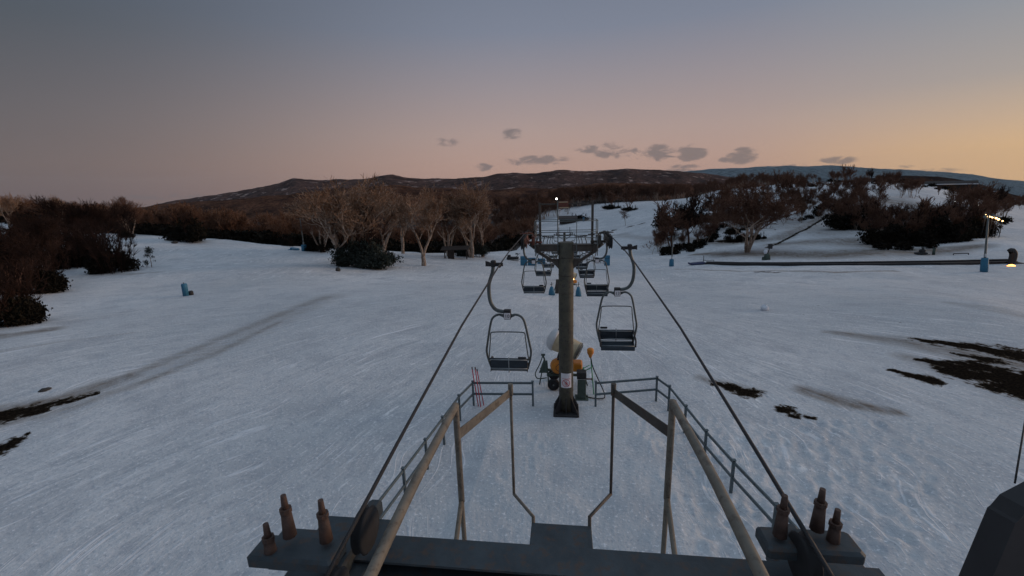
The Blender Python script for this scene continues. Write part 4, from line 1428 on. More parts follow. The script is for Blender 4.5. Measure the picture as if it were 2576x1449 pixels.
sp2.box((-.10, -.02, zp), (.36, .10, .26), None, .01).tube([(-.30, -.18, zp - .18), (-.12, -.02, zp - .10)], .012, 6)
sp2 = sp2.build('signal_panel', MT['rust'], tower)  # signal panel: rust-coloured box with two pale bars
MB().box((-.10, -.075, zp + .10), (.33, .012, .025)).box((-.08, -.075, zp - .10), (.36, .012, .03)).build('trim_strip', MT['cream'], sp2)

# the second tower far down the line
t2z = ground(0, 87)
zt2 = rope_z(87) - t2z
tw2 = thing('lift_tower', (0, 87, t2z), 'second lift tower far down the line behind the first one', 'lift tower', 'chairlift towers')
MB().tube([(0, 0, -.3), (0, 0, zt2 + .2)], .24, 14).build('pole', MT['tower'], tw2)
mb = MB().box((0, 0, zt2 - .45), (2.6, .3, .26))
for sx in (-1, 1):
    mb.bar((sx * 1.2, 0, zt2 - .58), (sx * .3, 0, zt2 - 1.2), .12, .10)
mb.build('crossarm', MT['arm'], tw2)
mb = MB()
for sx in (-1, 1):
    mb.box((sx * 1.05, 0, zt2 + .4), (.09, .09, 1.5)).tube([(sx * 1.3, -.3, zt2 - .4), (sx * 1.3, -.3, zt2 + .6)], .03, 6)
mb.tube([(-1.3, -.3, zt2 + .6), (1.3, -.3, zt2 + .6)], .03, 6).tube([(-1.3, -.3, zt2 + .1), (1.3, -.3, zt2 + .1)], .03, 6)
mb.build('lifting_frame', MT['arm'], tw2)
for sx in (-1, 1):
    sheaves(tw2, sx, zt2)

# ------------------------------------------------------------------ railing round the platform
def rail_run(label, pix, tops=True, hgt_=1.12, skip=()):
    base = [on_z(px, py, G0) for px, py in pix]
    root = thing('guard_railing', base[0], label, 'railing')
    for b in base:
        MB().box((b.x, b.y, G0 + hgt_ / 2 - .04), (.075, .075, hgt_ + .06)).box((b.x, b.y, G0 + hgt_ + .005), (.11, .11, .02)).build('post', MT['rail'], root, True)
    for z_ in (hgt_ - .08, hgt_ * .48):
        m = MB()
        for a, b in zip(base[:-1], base[1:]):
            m.bar((a.x, a.y, G0 + z_), (b.x, b.y, G0 + z_), .045, .085)
        m.build('rail', MT['rail'], root, True)
    return base


GR = []
GR.append(rail_run('steel railing along the right side of the snowy loading platform', [(1498, 1022), (1650, 1009), (1681, 1034), (1721, 1089), (1771, 1158), (1838, 1241), (1942, 1362), (2030, 1470)]))
GR.append(rail_run('steel railing along the left side of the snowy loading platform', [(1341, 1021), (1192, 1020), (1158, 1058), (1118, 1118), (1076, 1180), (1022, 1260), (930, 1392), (870, 1480)]))

# red slalom poles leaning in the left corner
for k, (xa, ya, xb, yb, lab) in enumerate(((1191, 925, 1204, 1022, 'leftmost thin red slalom pole leaning by the railing corner'), (1199, 925, 1210, 1024, 'middle red slalom pole leaning by the railing corner'), (1203, 930, 1218, 1020, 'rightmost red slalom pole, crossing the others at the corner'))):
    b = on_z(xb, yb, G0)
    tz = z_at(b.x, b.y, ya + 4)
    off = (xa - xb) / F * proj(b)[2]
    o = thing('slalom_pole', b, lab, 'slalom pole', 'red slalom poles by the left railing corner')
    MB().tube([(0, 0, -.1), (off, .1, tz - G0)], .021, 8).build('shaft', MT['pole_red'], o)
    MB().tube([(off * .97, .097, (tz - G0) * .97), (off, .1, tz - G0 + .05)], .026, 8).build('cap', MT['ink'], o)

# ------------------------------------------------------------------ near loading frames
fr_ = {}
for s in (-1, 1):
    side = 'left' if s < 0 else 'right'
    x = -.09 + s * 1.17
    p_top = None
    yA = 4.35
    zA = z_at(x, yA, 1022 if s < 0 else 1014)
    rt = thing('loading_frame', (x, yA, G0), ('tan' if s < 0 else 'dark') + f' welded pipe frame at the {side} of the near platform end', 'pipe frame', 'welded pipe frames under the camera')
    mtn = MT['tan']
    MB().tube(arc([(x, yA, zA), (x, 3.8, zA + .03), (x + s * .02, 3.0, zA + .02), (x + s * .03, 2.0, zA - .03), (x + s * .03, 1.2, zA - .06)], 4), .042, 12).build('top_rail', mtn, rt, True)
    zk = z_at(x, yA, 1262 if s < 0 else 1255)
    MB().tube([(x, yA, zA + .03), (x + s * .0, yA, zk)], .036, 12).build('post', mtn, rt, True)
    MB().tube([(x, yA, zk + .03), (x + s * .02, yA - 1.6, zk - 1.4), (x + s * .02, yA - 2.6, zk - 2.4)], .028, 10).build('brace', mtn, rt, True)
    MB().tube([(x, yA, zk + .03), (x, yA + .12, G0)], .028, 10).build('leg', mtn, rt, True)
    xi = -.09 + s * .67
    yI = 5.3
    zI = z_at(xi, yI, 985)
    zO = z_at(x, yA, 1090 if s < 0 else 1085)
    MB().plate([(x + s * -.02, yA, zO + .055), (xi, yI, zI + .045), (xi, yI, zI - .065), (x + s * -.02, yA, zO - .075)], .012).build('guide_plate', mtn if s < 0 else MT['arm'], rt, True)  # right plate faces away from the glow: its shade is painted as darker steel
    zb_ = z_at(xi, yI, 1243)
    ye = 4.55
    xe = -.09 + s * .34
    ze = z_at(xe, ye, 1300)
    zf = z_at(xe, ye, 1345)
    MB().tube([(xi, yI, zI + .11), (xi, yI, zI - .05)], .034, 10).tube([(xi, yI, zI - .02), (xi, yI, zb_)], .020, 10).tube([(xi, yI, zb_), (xe, ye, ze), (xe, ye, zf - .6)], .022, 10).build('inner_post', MT['arm'] if s > 0 else MT['tan'], rt, True)
    fr_[s] = (xe, ye, ze, zf)
xe0, ye0, ze0, zf0 = fr_[-1]; xe1, ye1, ze1, zf1 = fr_[1]
zt_ = z_at(-.09, 4.5, 1327)
ob = thing('operator_box', (-.09, 4.3, G0), 'dark steel box on a post between the two inner frame posts', 'control box')
MB().box((-.09, 4.35, zt_ - .28), (.66, .30, .56), None, .02).build('cabinet', MT['machine'], ob, True)
MB().box((-.09, 4.35, zt_ + .012), (.72, .36, .022), None, .008).build('lid', MT['machine'], ob, True)
MB().tube([(-.09, 4.35, zt_ - .55), (-.09, 4.35, G0)], .06, 10).build('post', MT['machine'], ob, True)

# crossbeam of the return station, right under the camera
xb_l, xb_r = -2.1, 1.9
yb_ = 2.75
zb1 = z_at(-.1, yb_, 1412)
cb = thing('station_beam', (-.1, yb_, zb1), 'wide dark steel beam crossing right under the camera', 'steel beam')
MB().box((-.1, yb_, zb1 - .15), (4.6, .24, .02)).box((-.1, yb_, zb1), (4.6, .26, .02)).box((-.1, yb_, zb1 - .075), (4.6, .02, .13)).build('girder', MT['machine'], cb, True)
for s in (-1, 1):
    MB().tube([(-.1 + s * 2.0, yb_, zb1 - .16), (-.1 + s * 2.0, yb_, G0)], .11, 12).build('column', MT['machine'], cb, True)
MB().box((-.1, yb_ - .45, zb1 - .22), (4.4, .10, .10)).build('rear_girder', MT['machine'], cb, True)

# bolted rope-guide machines left and right, with rust brown stubs
for s, stubs, lab, body in ((-1, ((712, 1246, .9), (806, 1258, .9), (668, 1318, .8)), 'left rope guide machine with rusty bolt stubs, at the bottom of the view', (1000, 1345)),
                            (1, ((1975, 1246, .9), (2070, 1230, .9), (2108, 1282, .7)), 'right rope guide machine with rusty bolt stubs, at the bottom of the view', (2020, 1345))):
    ym = 2.9
    zm = -2.62
    cxm = s * 1.72
    ms2 = thing('rope_guide', (cxm, ym, zm), lab, 'machine', 'rope guide machines under the camera')
    b = MB()
    b.box((cxm + s * .12, ym - .3, zm - .26), (.62, 1.0, .16), None, .02)
    b.box((cxm, ym - .15, zm - .14), (.12, .9, .14), None, .02)
    b.box((cxm + s * .3, ym - .25, zm - .42), (.3, .7, .3), None, .02)
    b.build('frame', MT['machine'], ms2, True)
    for k in range(2):
        MB().lathe([(.05, -.045), (.15, -.045), (.17, -.03), (.145, 0), (.17, .03), (.15, .045), (.05, .045)], (s * 1.55, ym - .75 + .5 * k, rope_z(ym - .75 + .5 * k) - .19), (1, 0, 0), 18).build('sheave_wheel', MT['rubber'], ms2, True)
    for (px, py, dlt) in stubs:
        top = atD(px, py, 2.95)
        bt = MB().tube([top, top + Vector((0, 0, -.10))], [.018, .024], 10)
        bt.tube([top + Vector((0, 0, -.10)), top + Vector((0, 0, -.13))], .040, 8, True, True)
        bt.tube([top + Vector((0, 0, -.13)), top + Vector((0, 0, -.32))], [.034, .046], 10)
        bt.build('bolt_stub', MT['brown'], ms2, True)
    b = MB()
    tp = [atD(px, py, 2.95) for px, py, _ in stubs]
    ctr = sum(tp, Vector()) / 3
    b.box((ctr.x, ctr.y, ctr.z - .38), (.62, .22, .10), None, .02)
    b.bar((ctr.x, ctr.y, ctr.z - .40), (cxm, ym - .2, zm - .22), .12, .12)
    b.bar((cxm + s * .3, ym - .4, zm - .5), (cxm + s * .3, ym - .4, G0), .2, .2)
    b.build('mount', MT['machine'], ms2, True)

# dark hood at the lower right corner with a stay wire
h0 = atD(2500, 1205, 1.6)
hood = thing('camera_cabinet', atD(2560, 1440, 1.6), 'black hooded cabinet in the lower right corner of the view', 'cabinet')
dv = [atD(2550, 1262, 1.6), atD(2625, 1222, 1.62), atD(2780, 1120, 1.65), atD(2820, 1520, 1.62), atD(2420, 1530, 1.58), atD(2518, 1296, 1.6), atD(2526, 1290, 1.6)]
MB().plate(dv, .08).build('hood', MT['dark'], hood, True)
wr = MB().tube([atD(2553, 1215, 1.7), atD(2576, 1075, 1.9), atD(2620, 800, 2.4)], .0035, 6).build('stay_wire', MT['cable'])
tag(wr, 'thin black stay wire rising from the black hooded cabinet', 'wire')
# ------------------------------------------------------------------ fan snow guns
def cyl(m, a, b, r, n=16):
    return m.tube([a, b], r, n)


def snow_gun(loc, sc, rz, label, barrel=None):
    g = thing('snow_gun', loc, label, 'snow gun', 'fan snow guns on the lift run')
    g.rotation_euler = (0, 0, rz); g.scale = (sc, sc, sc)
    ax = Vector((.88, -.30, -.36)).normalized()
    o = Vector((.02, 0, 1.86))
    b = MB()
    b.lathe([(.30, -.50), (.40, -.46), (.43, -.30), (.40, -.05), (.37, .30), (.36, .52), (.37, .60)], o, ax, 28)
    bar = b.build('barrel', MT['cream'], g)
    MB().lathe([(.05, -.70), (.26, -.68), (.40, -.60), (.47, -.47), (.475, -.36), (.44, -.34)], o, ax, 28).build('intake_cover', MT['white'], bar)
    MB().lathe([(.335, .585), (.335, .612), (.05, .612)], o, ax, 28).build('muzzle', MT['rubber'], bar)
    rim = MB()
    for rr2, hh in ((.37, .62), (.31, .66)):
        aa = ax.cross(Vector((0, 0, 1))).normalized(); bb = ax.cross(aa)
        rim.tube([o + ax * hh + (aa * math.cos(t_) + bb * math.sin(t_)) * rr2 for t_ in np.linspace(0, 2 * math.pi, 25)], .014, 5)
        rim.tube([o + ax * (hh - .04) + (aa * math.cos(t_) + bb * math.sin(t_)) * rr2 for t_ in np.linspace(0, 2 * math.pi, 25)], .010, 5)
    rim.build('nozzle_ring', MT['galv'], bar)
    MB().tube([(-.18, .05, 2.28), (-.18, .05, 2.44)], .02, 8).lathe([(.02, 0), (.05, .03), (.05, .07), (.02, .1)], (-.18, .05, 2.42), (0, 0, 1), 10).build('beacon', MT['dark'], g)
    y_ = MB().plate([(-.16, -.05, 1.62), (.14, -.05, 1.62), (.22, -.05, 1.15), (-.30, -.05, 1.15)], .06).plate([(-.16, .25, 1.62), (.14, .25, 1.62), (.22, .25, 1.15), (-.30, .25, 1.15)], .06)
    y_.build('yoke', MT['dark'], g)
    hb = MB().lathe([(.10, -.36), (.24, -.34), (.30, -.22), (.30, .02), (.27, .10), (.20, .14)], (-.22, -.05, .92), (.25, -.95, .1), 22)
    hs = hb.build('compressor_housing', MT['orange'], g)
    gr_ = MB()
    for k in range(14):
        an = 2 * math.pi * k / 14
        c0 = Vector((-.22, -.05, .92)) + Vector((.25, -.95, .1)).normalized() * .142
        e1 = Vector((.97, .25, 0)).normalized(); e2 = Vector((0, .1, 1)).normalized()
        gr_.box(c0 + (e1 * math.cos(an) + e2 * math.sin(an)) * .14, (.035, .012, .035))
    gr_.build('vent_holes', MT['ink'], hs)
    MB().box((.50, 0, .96), (.46, .5, .36), None, .05).build('control_cabinet', MT['orange'], g)
    ch = MB().box((.05, 0, .55), (1.5, .10, .08)).box((.05, .45, .55), (1.5, .10, .08)).box((-.5, .22, .55), (.10, .6, .08)).box((.6, .22, .55), (.10, .6, .08)).box((0, .2, .64), (.7, .5, .12))
    ch.tube([(-1.0, 0, .1), (-.85, 0, .9), (-.5, .2, .6)], .03, 8).tube([(.95, .1, .05), (.72, .1, .8)], .03, 8)
    ch.build('chassis', MT['green'], g)
    for x_, yy_ in ((-.42, -.28), (-.42, .70)):
        wh = MB().lathe([(.10, -.08), (.215, -.09), (.24, -.05), (.24, .05), (.215, .09), (.10, .08)], (x_, yy_, .245), (0, 1, 0), 22).build('wheel', MT['rubber'], g)
        MB().lathe([(.02, -.07), (.105, -.06), (.105, .06), (.02, .07)], (x_, yy_ - .012, .245), (0, 1, 0), 16).build('rim', MT['galv'], wh)
    tb = MB()
    tb.plate([(-.78, 0, 1.30), (-.62, 0, .62), (-1.02, 0, .62)], .05)
    tb.tube(arc([(-.86, 0, 1.34), (-.98, -.02, 1.0), (-1.16, -.05, .62), (-1.10, -.05, .40), (-.92, 0, .36), (-.70, 0, .40)], 4), .024, 6)
    tb.tube([(-.70, 0, 1.15), (-.62, 0, .02)], .035, 6)
    tb.box((-.84, 0, 1.40), (.16, .05, .07)).tube([(-.84, 0, 1.38), (-.80, 0, 1.22)], .03, 6)
    tb.tube([(-.98, 0, .82), (-.74, 0, .76)], .02, 6)
    tb.build('tow_bar', MT['green'], g)
    return g


gl = hit(1419, 974)
snow_gun(gl, 1.12, 0, 'large fan snow gun with white intake and orange compressor behind the first tower')

hyd = on_z(1463, 1001, G0)
h = thing('hydrant_box', hyd, 'tall grey-green hydrant box standing right of the first tower', 'hydrant box')
ht_ = z_at(hyd.x, hyd.y, 932) - G0
MB().box((0, 0, ht_ * .36), (.36, .34, ht_ * .72), None, .02).box((0, 0, .02), (.56, .5, .03)).build('body', MT['green'], h)
MB().box((-.01, 0, ht_ * .86), (.40, .38, ht_ * .24), None, .02).build('hood', MT['dark'], h)
MB().box((-.01, 0, ht_ * .735 + .0), (.33, .31, .04)).build('label_strip', MT['white'], h)
MB().tube([(.18, 0, ht_ * .7), (.42, 0, ht_ * .7)], .03, 8).lathe([(.07, 0), (.07, .03)], (.42, 0, ht_ * .7), (1, 0, 0), 12).build('valve', MT['rust'], h)

# marker post with orange float, green legs and a black hose
fp = on_z(1494, 992, G0)
m_ = thing('hose_stand', fp, 'green hose stand with orange float on top beside the right railing gate', 'hose stand')
dd = proj(fp)[2] / F
zt_ = z_at(fp.x, fp.y, 882) - G0
MB().tube([(0, 0, -.05), (-9 * dd, 0, zt_ - .3)], .026, 8).tube([(-26 * dd, .1, .1), (-26 * dd, .1, zt_ * .60)], .032, 8).tube([(-26 * dd, .1, zt_ * .5), (-7 * dd, 0, zt_ * .62)], .026, 8).tube([(-30 * dd, .1, zt_ * .55), (-12 * dd, .05, zt_ * .66)], .018, 8).build('stand', MT['lime'], m_)
MB().lathe([(.05, -.20), (.09, -.08), (.14, .0), (.15, .16), (.10, .22)], (-10 * dd, 0, zt_ - .12), (0, 0, 1), 14).build('float', MT['orange'], m_)
MB().tube(arc([(-9 * dd, -.02, zt_ - .3), (-4 * dd, -.05, zt_ * .65), (10 * dd, -.1, .75), (25 * dd, -.3, .16), (16 * dd, -.5, .06), (-20 * dd, -.3, .05), (-34 * dd, -.1, .3)], 5), .024, 7).build('hose', MT['rubber'], m_)

g2 = gp(1436, 44)
g2o = snow_gun(g2, .85, R(25), 'distant fan snow gun with glowing lamp down the run behind the tower')
MB().lathe([(.05, 0), (.08, .03), (.05, .06)], (.15, -.42, 1.35), (0, -1, .3), 12).build('work_lamp', LAMPW, g2o)

# ------------------------------------------------------------------ field lamps with blue pads
def field_lamp(px, py_base, py_top, label, heads=2, lean=0.0, pad=True, rz=0.0, padh=1.35, padr=.42, s=1.0):
    p = hit(px, py_base)
    ht = z_at(p.x, p.y, py_top) - p.z
    t = thing('field_lamp', p, label, 'light mast', 'light masts with blue pads on the slopes')
    t.rotation_euler = (0, lean, rz)
    pp = MB().tube([(0, 0, -.3), (0, 0, ht * .35), (0, 0, ht)], [.13, .11, .075], 12)
    pp.build('pole', MT['galv'], t)
    hd = MB().bar((-.85 * s, 0, ht - .05), (.85 * s, 0, ht - .05), .08, .09)
    hd.build('crossarm', MT['dark'], t)
    for sx in ((-1, 1) if heads == 2 else (1,)):
        MB().box((sx * .7 * s, -.1, ht - .22), (.42 * s, .30, .20), Matrix.Rotation(R(25), 3, 'X'), .03).build('lamp_head', MT['galv'], t)
    MB().box((0, 0, padh + .30), (.20, .22, .45), None, .03).build('switch_box', MT['white'], t)
    if pad:
        MB().lathe([(padr, -.1), (padr + .02, padh * .3), (padr - .02, padh - .05), (padr - .12, padh)], (0, 0, 0), (0, 0, 1), 18).build('crash_pad', MT['blue'], t)
    return t


field_lamp(1689, 670, 593, 'light mast with blue pad in the middle of the right snowfield')
field_lamp(2475, 684, 538, 'tall light mast with blue pad at the right end of the conveyor', 2, R(-7), True, 0, 1.7, .34, .6)
fl3 = field_lamp(766, 631, 549, 'light mast with sprawling blue pads left of the tall gum', 1, 0, True, 0, 1.2, .5)
field_lamp(550, 599, 566, 'small distant light mast with blue pad on the left crest', 1)
p = hit(742, 629)
o = thing('crash_mat', p, 'blue crash mat slumped left of the light mast by the tall gum', 'crash mat')
MB().box((0, 0, .22), (1.7, .8, .42), Matrix.Rotation(R(10), 3, 'Y'), .12).box((-.95, .0, .08), (.9, .7, .3), Matrix.Rotation(R(-14), 3, 'Y'), .1).build('foam_block', MT['blue'], o)
MB().box((.2, -.41, .3), (1.0, .02, .06)).build('strap', MT['white'], o)

# blue padded post and dark drum alone on the left snow
p = on_z(468, 744, G0) if False else hit(468, 744)
sc_ = proj(p)[2] / F
o = thing('padded_post', p, 'lone bright blue padded post on the left snowfield', 'padded post')
MB().lathe([(6.5 * sc_, -.05), (6.5 * sc_, 28 * sc_), (5.5 * sc_, 31 * sc_)], (0, 0, 0), (0.03, 0, 1), 16).build('pad', MT['blue'], o)
MB().tube([(0, 0, 0), (.02, 0, 34 * sc_)], .05, 8).build('post', MT['galv'], o)
p = hit(481, 742)
o = MB().lathe([(5 * sc_, -.05), (5.6 * sc_, 3 * sc_), (5 * sc_, 9 * sc_), (3 * sc_, 11 * sc_)], (0, 0, 0), (0, .1, 1), 14).build('drum', MT['dark'])
o.location = p
tag(o, 'small dark drum standing right beside the lone blue padded post', 'drum')


def rock(px, py, wpx, label, m, name='rock', cat='rock', flat=.5):
    p = hit(px, py)
    s = wpx / 2 * proj(p)[2] / F
    rg = random.Random(px)
    mb_ = MB()
    vs = []
    n1, n2 = 10, 6
    for i in range(n2 + 1):
        for k in range(n1):
            a1 = math.pi * i / n2; a2 = 2 * math.pi * k / n1
            q = rg.uniform(.8, 1.15)
            vs.append((math.sin(a1) * math.cos(a2) * s * q, math.sin(a1) * math.sin(a2) * s * q, (math.cos(a1) * flat + flat * .6) * s * q))
    fs = [(i * n1 + k, i * n1 + (k + 1) % n1, (i + 1) * n1 + (k + 1) % n1, (i + 1) * n1 + k) for i in range(n2) for k in range(n1)]
    o = mb_.add(vs, fs, True).build(name, m)
    o.location = p
    return tag(o, label, cat)


rock(113, 982, 24, 'flat dark rock on the snow above the left wheel tracks', MT['rock'], flat=.28)
rock(1923, 780, 19, 'small pale snow lump alone on the right snowfield', MT['snowball'], 'snow_lump', 'snow lump', .9)
rock(440, 612, 14, 'small dark rock in front of the wide black shrub on the crest', MT['rock'])
rock(851, 682, 12, 'dark stump at the left foot of the broad grey-green shrub', MT['rock'], 'stump', 'stump', 1.0)
rock(1300, 640, 8, 'small dark rock on the snow left of the lift line', MT['rock'])

# blue padded bases and clutter down the run
for px, py, wpx, hpx, lab in ((1388, 742, 17, 22, 'cone-shaped blue pad left of the first tower pole'), (1455, 745, 16, 24, 'cone-shaped blue pad right of the first tower pole')):
    p = hit(px, py); s = proj(p)[2] / F
    o = thing('blue_pad', p, lab, 'crash pad', 'blue pads round the distant snow gun')
    MB().lathe([(wpx / 2 * s, -.05), (wpx * .42 * s, hpx * .5 * s), (wpx * .22 * s, hpx * .95 * s), (wpx * .12 * s, hpx * s)], (0, 0, 0), (0, 0, 1), 14).build('pad', MT['blue'], o)
    MB().tube([(0, 0, 0), (0, 0, hpx * 1.5 * s)], .03, 6).tube([(-.15, 0, hpx * 1.2 * s), (.15, 0, hpx * 1.3 * s)], .02, 6).build('stake', MT['dark'], o)
p = hit(1402, 738); s = proj(p)[2] / F
o = thing('ski_rack', p, 'dark upright rack standing left of the first tower pole', 'rack')
MB().box((0, 0, 18 * s), (9 * s, .25, 36 * s), Matrix.Rotation(R(4), 3, 'Y'), .03).build('board', MT['arm'], o)
MB().tube([(-9 * s, 0, -.05), (-2 * s, 0, 30 * s)], .04, 6).tube([(9 * s, 0, -.05), (3 * s, 0, 30 * s)], .04, 6).build('strut', MT['dark'], o)

# blue fence pads and a net fence far down by the loading area
def mat_px(px, py, w_, h_, lab):
    p = hit(px, py); s = proj(p)[2] / F
    o = thing('crash_mat', p, lab, 'crash mat', 'blue crash mats by the lower loading area')
    MB().box((0, 0, h_ * s / 2), (w_ * s, .35, h_ * s), None, .08).build('foam_block', MT['blue'], o)
    MB().box((0, -.18, h_ * s * .7), (w_ * s * .9, .02, .05)).build('strap', MT['dark'], o)


for a in ((1318, 668, 17, 24, 'upright blue mat left of the tower, nearest the left chair hanger'), (1338, 668, 20, 20, 'upright blue mat between left chair hanger and tower'),
          (1362, 664, 20, 14, 'low blue mat closest to the tower on its left'), (1527, 668, 14, 26, 'upright blue mat right of the net fence'),
          (1432, 697, 10, 22, 'blue mat just right of the first tower pole'), (1468, 557, 5, 10, 'tiny blue mat far away at the bottom of the lift')):
    mat_px(*a)
p0, p1 = hit(1462, 655), hit(1518, 664)
nf = thing('net_fence', p0, 'sagging dark net fence right of the first tower crossarm', 'net fence')
s = proj(p0)[2] / F
m2 = MB()
for k in range(9):
    t_ = k / 8
    m2.tube([p0.lerp(p1, t_) + Vector((0, 0, 0)), p0.lerp(p1, t_) + Vector((0, 0, 13 * s))], .035, 5)
m2.build('post', MT['dark'], nf, True)
m2 = MB()
for z_ in (2, 6, 10, 13):
    m2.tube([p0.lerp(p1, k / 8) + Vector((0, 0, z_ * s - .1 * math.sin(k * math.pi))) for k in range(9)], .03, 5)
m2.build('netting', MT['dark'], nf, True)

# trackside shelter under the gums
p = hit(1147, 652); s = proj(p)[2] / F
o = thing('shelter', p, 'small dark open shelter at the foot of the gums left of the lift', 'shelter')
MB().box((-28 * s, 0, 12 * s), (.18, .18, 24 * s)).box((28 * s, 0, 12 * s), (.18, .18, 24 * s)).box((-12 * s, 0, 13 * s), (16 * s, .2, 26 * s)).build('wall', MT['wall'], o)
MB().plate([(-36 * s, -.8, 24 * s), (36 * s, -.8, 26 * s), (36 * s, 1.0, 32 * s), (-36 * s, 1.0, 30 * s)], .14).build('roof', MT['wall'], o)
# dark snowmobile-like sled seen left of the lift line
p = hit(1290, 655); s = proj(p)[2] / F
o = thing('rescue_sled', p, 'dark sled parked on the snow left of the lift line', 'sled')
MB().box((0, 0, 6 * s), (30 * s, 1.0, 6 * s), None, .1).box((-9 * s, 0, 11 * s), (8 * s, .7, 6 * s), None, .08).build('body', MT['dark'], o)
for y_ in (-.4, .4):
    MB().tube([(-17 * s, y_, 0.05), (14 * s, y_, .03), (18 * s, y_, 4 * s)], .05, 6).build('runner', MT['galv'], o)
MB().tube([(8 * s, 0, 8 * s), (16 * s, 0, 17 * s), (19 * s, 0, 16 * s)], .05, 6).build('handlebar', MT['dark'], o)

# ------------------------------------------------------------------ conveyor across the right snowfield
cpx = [(1772, 664), (1850, 666), (1950, 667), (2050, 667), (2150, 667), (2250, 666), (2350, 665), (2450, 663), (2545, 661)]
line = []
for px, py in cpx:
    line.append(hit(px, py))
cv_ = thing('snow_conveyor', line[0], 'long low conveyor belt crossing the right snowfield', 'conveyor')
def offset(line, o_, dz_):
    out = []
    for i, q_ in enumerate(line):
        a = line[max(0, i - 1)]; b = line[min(len(line) - 1, i + 1)]
        t_ = (b - a); t_.z = 0; t_.normalize()
        nn = Vector((-t_.y, t_.x, 0))
        out.append(q_ + nn * o_ + Vector((0, 0, dz_)))
    return out
bl, bh = offset(line, -.35, .16), offset(line, .35, .16)
m2 = MB()
for i in range(len(line) - 1):
    m2.add([bl[i], bl[i + 1], bh[i + 1], bh[i], bl[i] - Vector((0, 0, .1)), bl[i + 1] - Vector((0, 0, .1)), bh[i + 1] - Vector((0, 0, .1)), bh[i] - Vector((0, 0, .1))],
           [(0, 1, 2, 3), (7, 6, 5, 4), (0, 4, 5, 1), (2, 6, 7, 3)])
m2.build('belt', MT['galv'], cv_, True)
for o_ in (-.75, .75):
    m2 = MB()
    ol = offset(line, o_, .18)
    for i in range(len(ol) - 1):
        m2.bar(ol[i], ol[i + 1], .35, .38)
    m2.build('side_wall', MT['dark'], cv_, True)
le = hit(1755, 666); s = proj(le)[2] / F
o = thing('conveyor_end_tarp', le, 'crumpled dark blue tarp over the left end of the conveyor', 'tarp')
MB().box((0, 0, 3 * s), (34 * s, 1.3, 6 * s), Matrix.Rotation(R(-6), 3, 'Y'), .15).box((-16 * s, .1, 2 * s), (14 * s, 1.0, 4 * s), Matrix.Rotation(R(18), 3, 'Y'), .12).build('cover', mat('navy_tarp', (.02, .03, .09), .6, 0, .3, 4, .3), o)
MB().tube([(15 * s, .4, -.05), (15 * s, .4, 22 * s)], .05, 6).tube([(15 * s, .4, 10 * s), (40 * s, .4, 10 * s), (40 * s, .4, 0)], .05, 6).build('handrail', MT['dark'], o)
# right end: black drive hood with curved top and a glowing lamp at its foot
de = hit(2540, 664); s = proj(de)[2] / F
o = thing('conveyor_drive', de, 'black upright drive hood with curved top at the right end of the conveyor', 'drive unit')
MB().tube(arc([(3 * s, 0, -.1), (4 * s, 0, 14 * s), (3 * s, 0, 26 * s), (-2 * s, 0, 33 * s), (-5 * s, 0, 31 * s)], 4), [7.5 * s] * 17, 12).build('hood', MT['dark'], o)
MB().box((20 * s, .1, 2 * s), (26 * s, .8, 5 * s), Matrix.Rotation(R(12), 3, 'Y'), .1).build('ramp', MT['arm'], o)
fl = thing('ember_lamp', hit(2545, 669), 'orange glowing lamp lying on the snow at the conveyor drive', 'lamp')
MB().lathe([(.04, 0), (7 * s, .02), (5 * s, 2.4 * s), (.04, 4 * s)], (0, 0, 0), (0, 0, 1), 12).build('lens', EMB, fl)
MB().lathe([(.04, 0), (3 * s, .02), (1.6 * s, 1.2 * s)], (-9 * s, -.1, 0), (0, 0, 1), 12).build('glow_cap', FIRE, fl)

# small machines beyond the conveyor
p = hit(1929, 654); s = proj(p)[2] / F
o = thing('snow_lance', p, 'grey-green pedestal with dark head and pale bag, standing beyond the conveyor', 'snow maker')
MB().lathe([(8 * s, -.05), (7 * s, 13 * s), (4 * s, 17 * s)], (0, 0, 0), (0, 0, 1), 14).box((-9 * s, 0, 4 * s), (5 * s, .3, 8 * s), None, .03).build('pedestal', MT['green'], o)
MB().lathe([(3 * s, 0), (4.5 * s, 5 * s), (3 * s, 10 * s)], (-5 * s, 0, 16 * s), (0, 0, 1), 12).build('sack', MT['snowball'], o)
MB().tube([(1 * s, .2, 14 * s), (6 * s, .2, 34 * s)], .08, 8).box((6 * s, .2, 34 * s), (9 * s, .5, 12 * s), None, .06).build('head', MT['dark'], o)
p = hit(2316, 641); s = proj(p)[2] / F
o = thing('snowmobile', p, 'small dark snowmobile parked beyond the conveyor below the right thicket', 'snowmobile')
MB().box((0, 0, 4 * s), (26 * s, .8, 5 * s), None, .1).box((2 * s, 0, 10 * s), (12 * s, .6, 8 * s), None, .12).build('body', MT['dark'], o)
MB().plate([(4 * s, -.25, 12 * s), (4 * s, .25, 12 * s), (1 * s, .25, 20 * s), (1 * s, -.25, 20 * s)], .03).build('windshield', MT['galv'], o)
for y_ in (-.4, .4):
    MB().tube([(-4 * s, y_, .05), (13 * s, y_, .05), (17 * s, y_, 3 * s)], .05, 6).build('ski', MT['dark'], o)
p = hit(2348, 641); s = proj(p)[2] / F
o = thing('marker_post', p, 'short thick dark green post right of the parked snowmobile', 'post')
MB().tube([(0, 0, -.1), (0, 0, 17 * s)], 3.2 * s, 12).build('shaft', MT['green'], o)
MB().lathe([(3.6 * s, 0), (3.6 * s, 1.0 * s), (1 * s, 1.6 * s)], (0, 0, 17 * s), (0, 0, 1), 12).build('cap', MT['dark'], o)
pa, pb_ = hit(2398, 642), hit(2436, 641)
o = thing('low_barrier', pa, 'low dark bar barrier on the snow left of the right light mast', 'barrier')
s = proj(pa)[2] / F
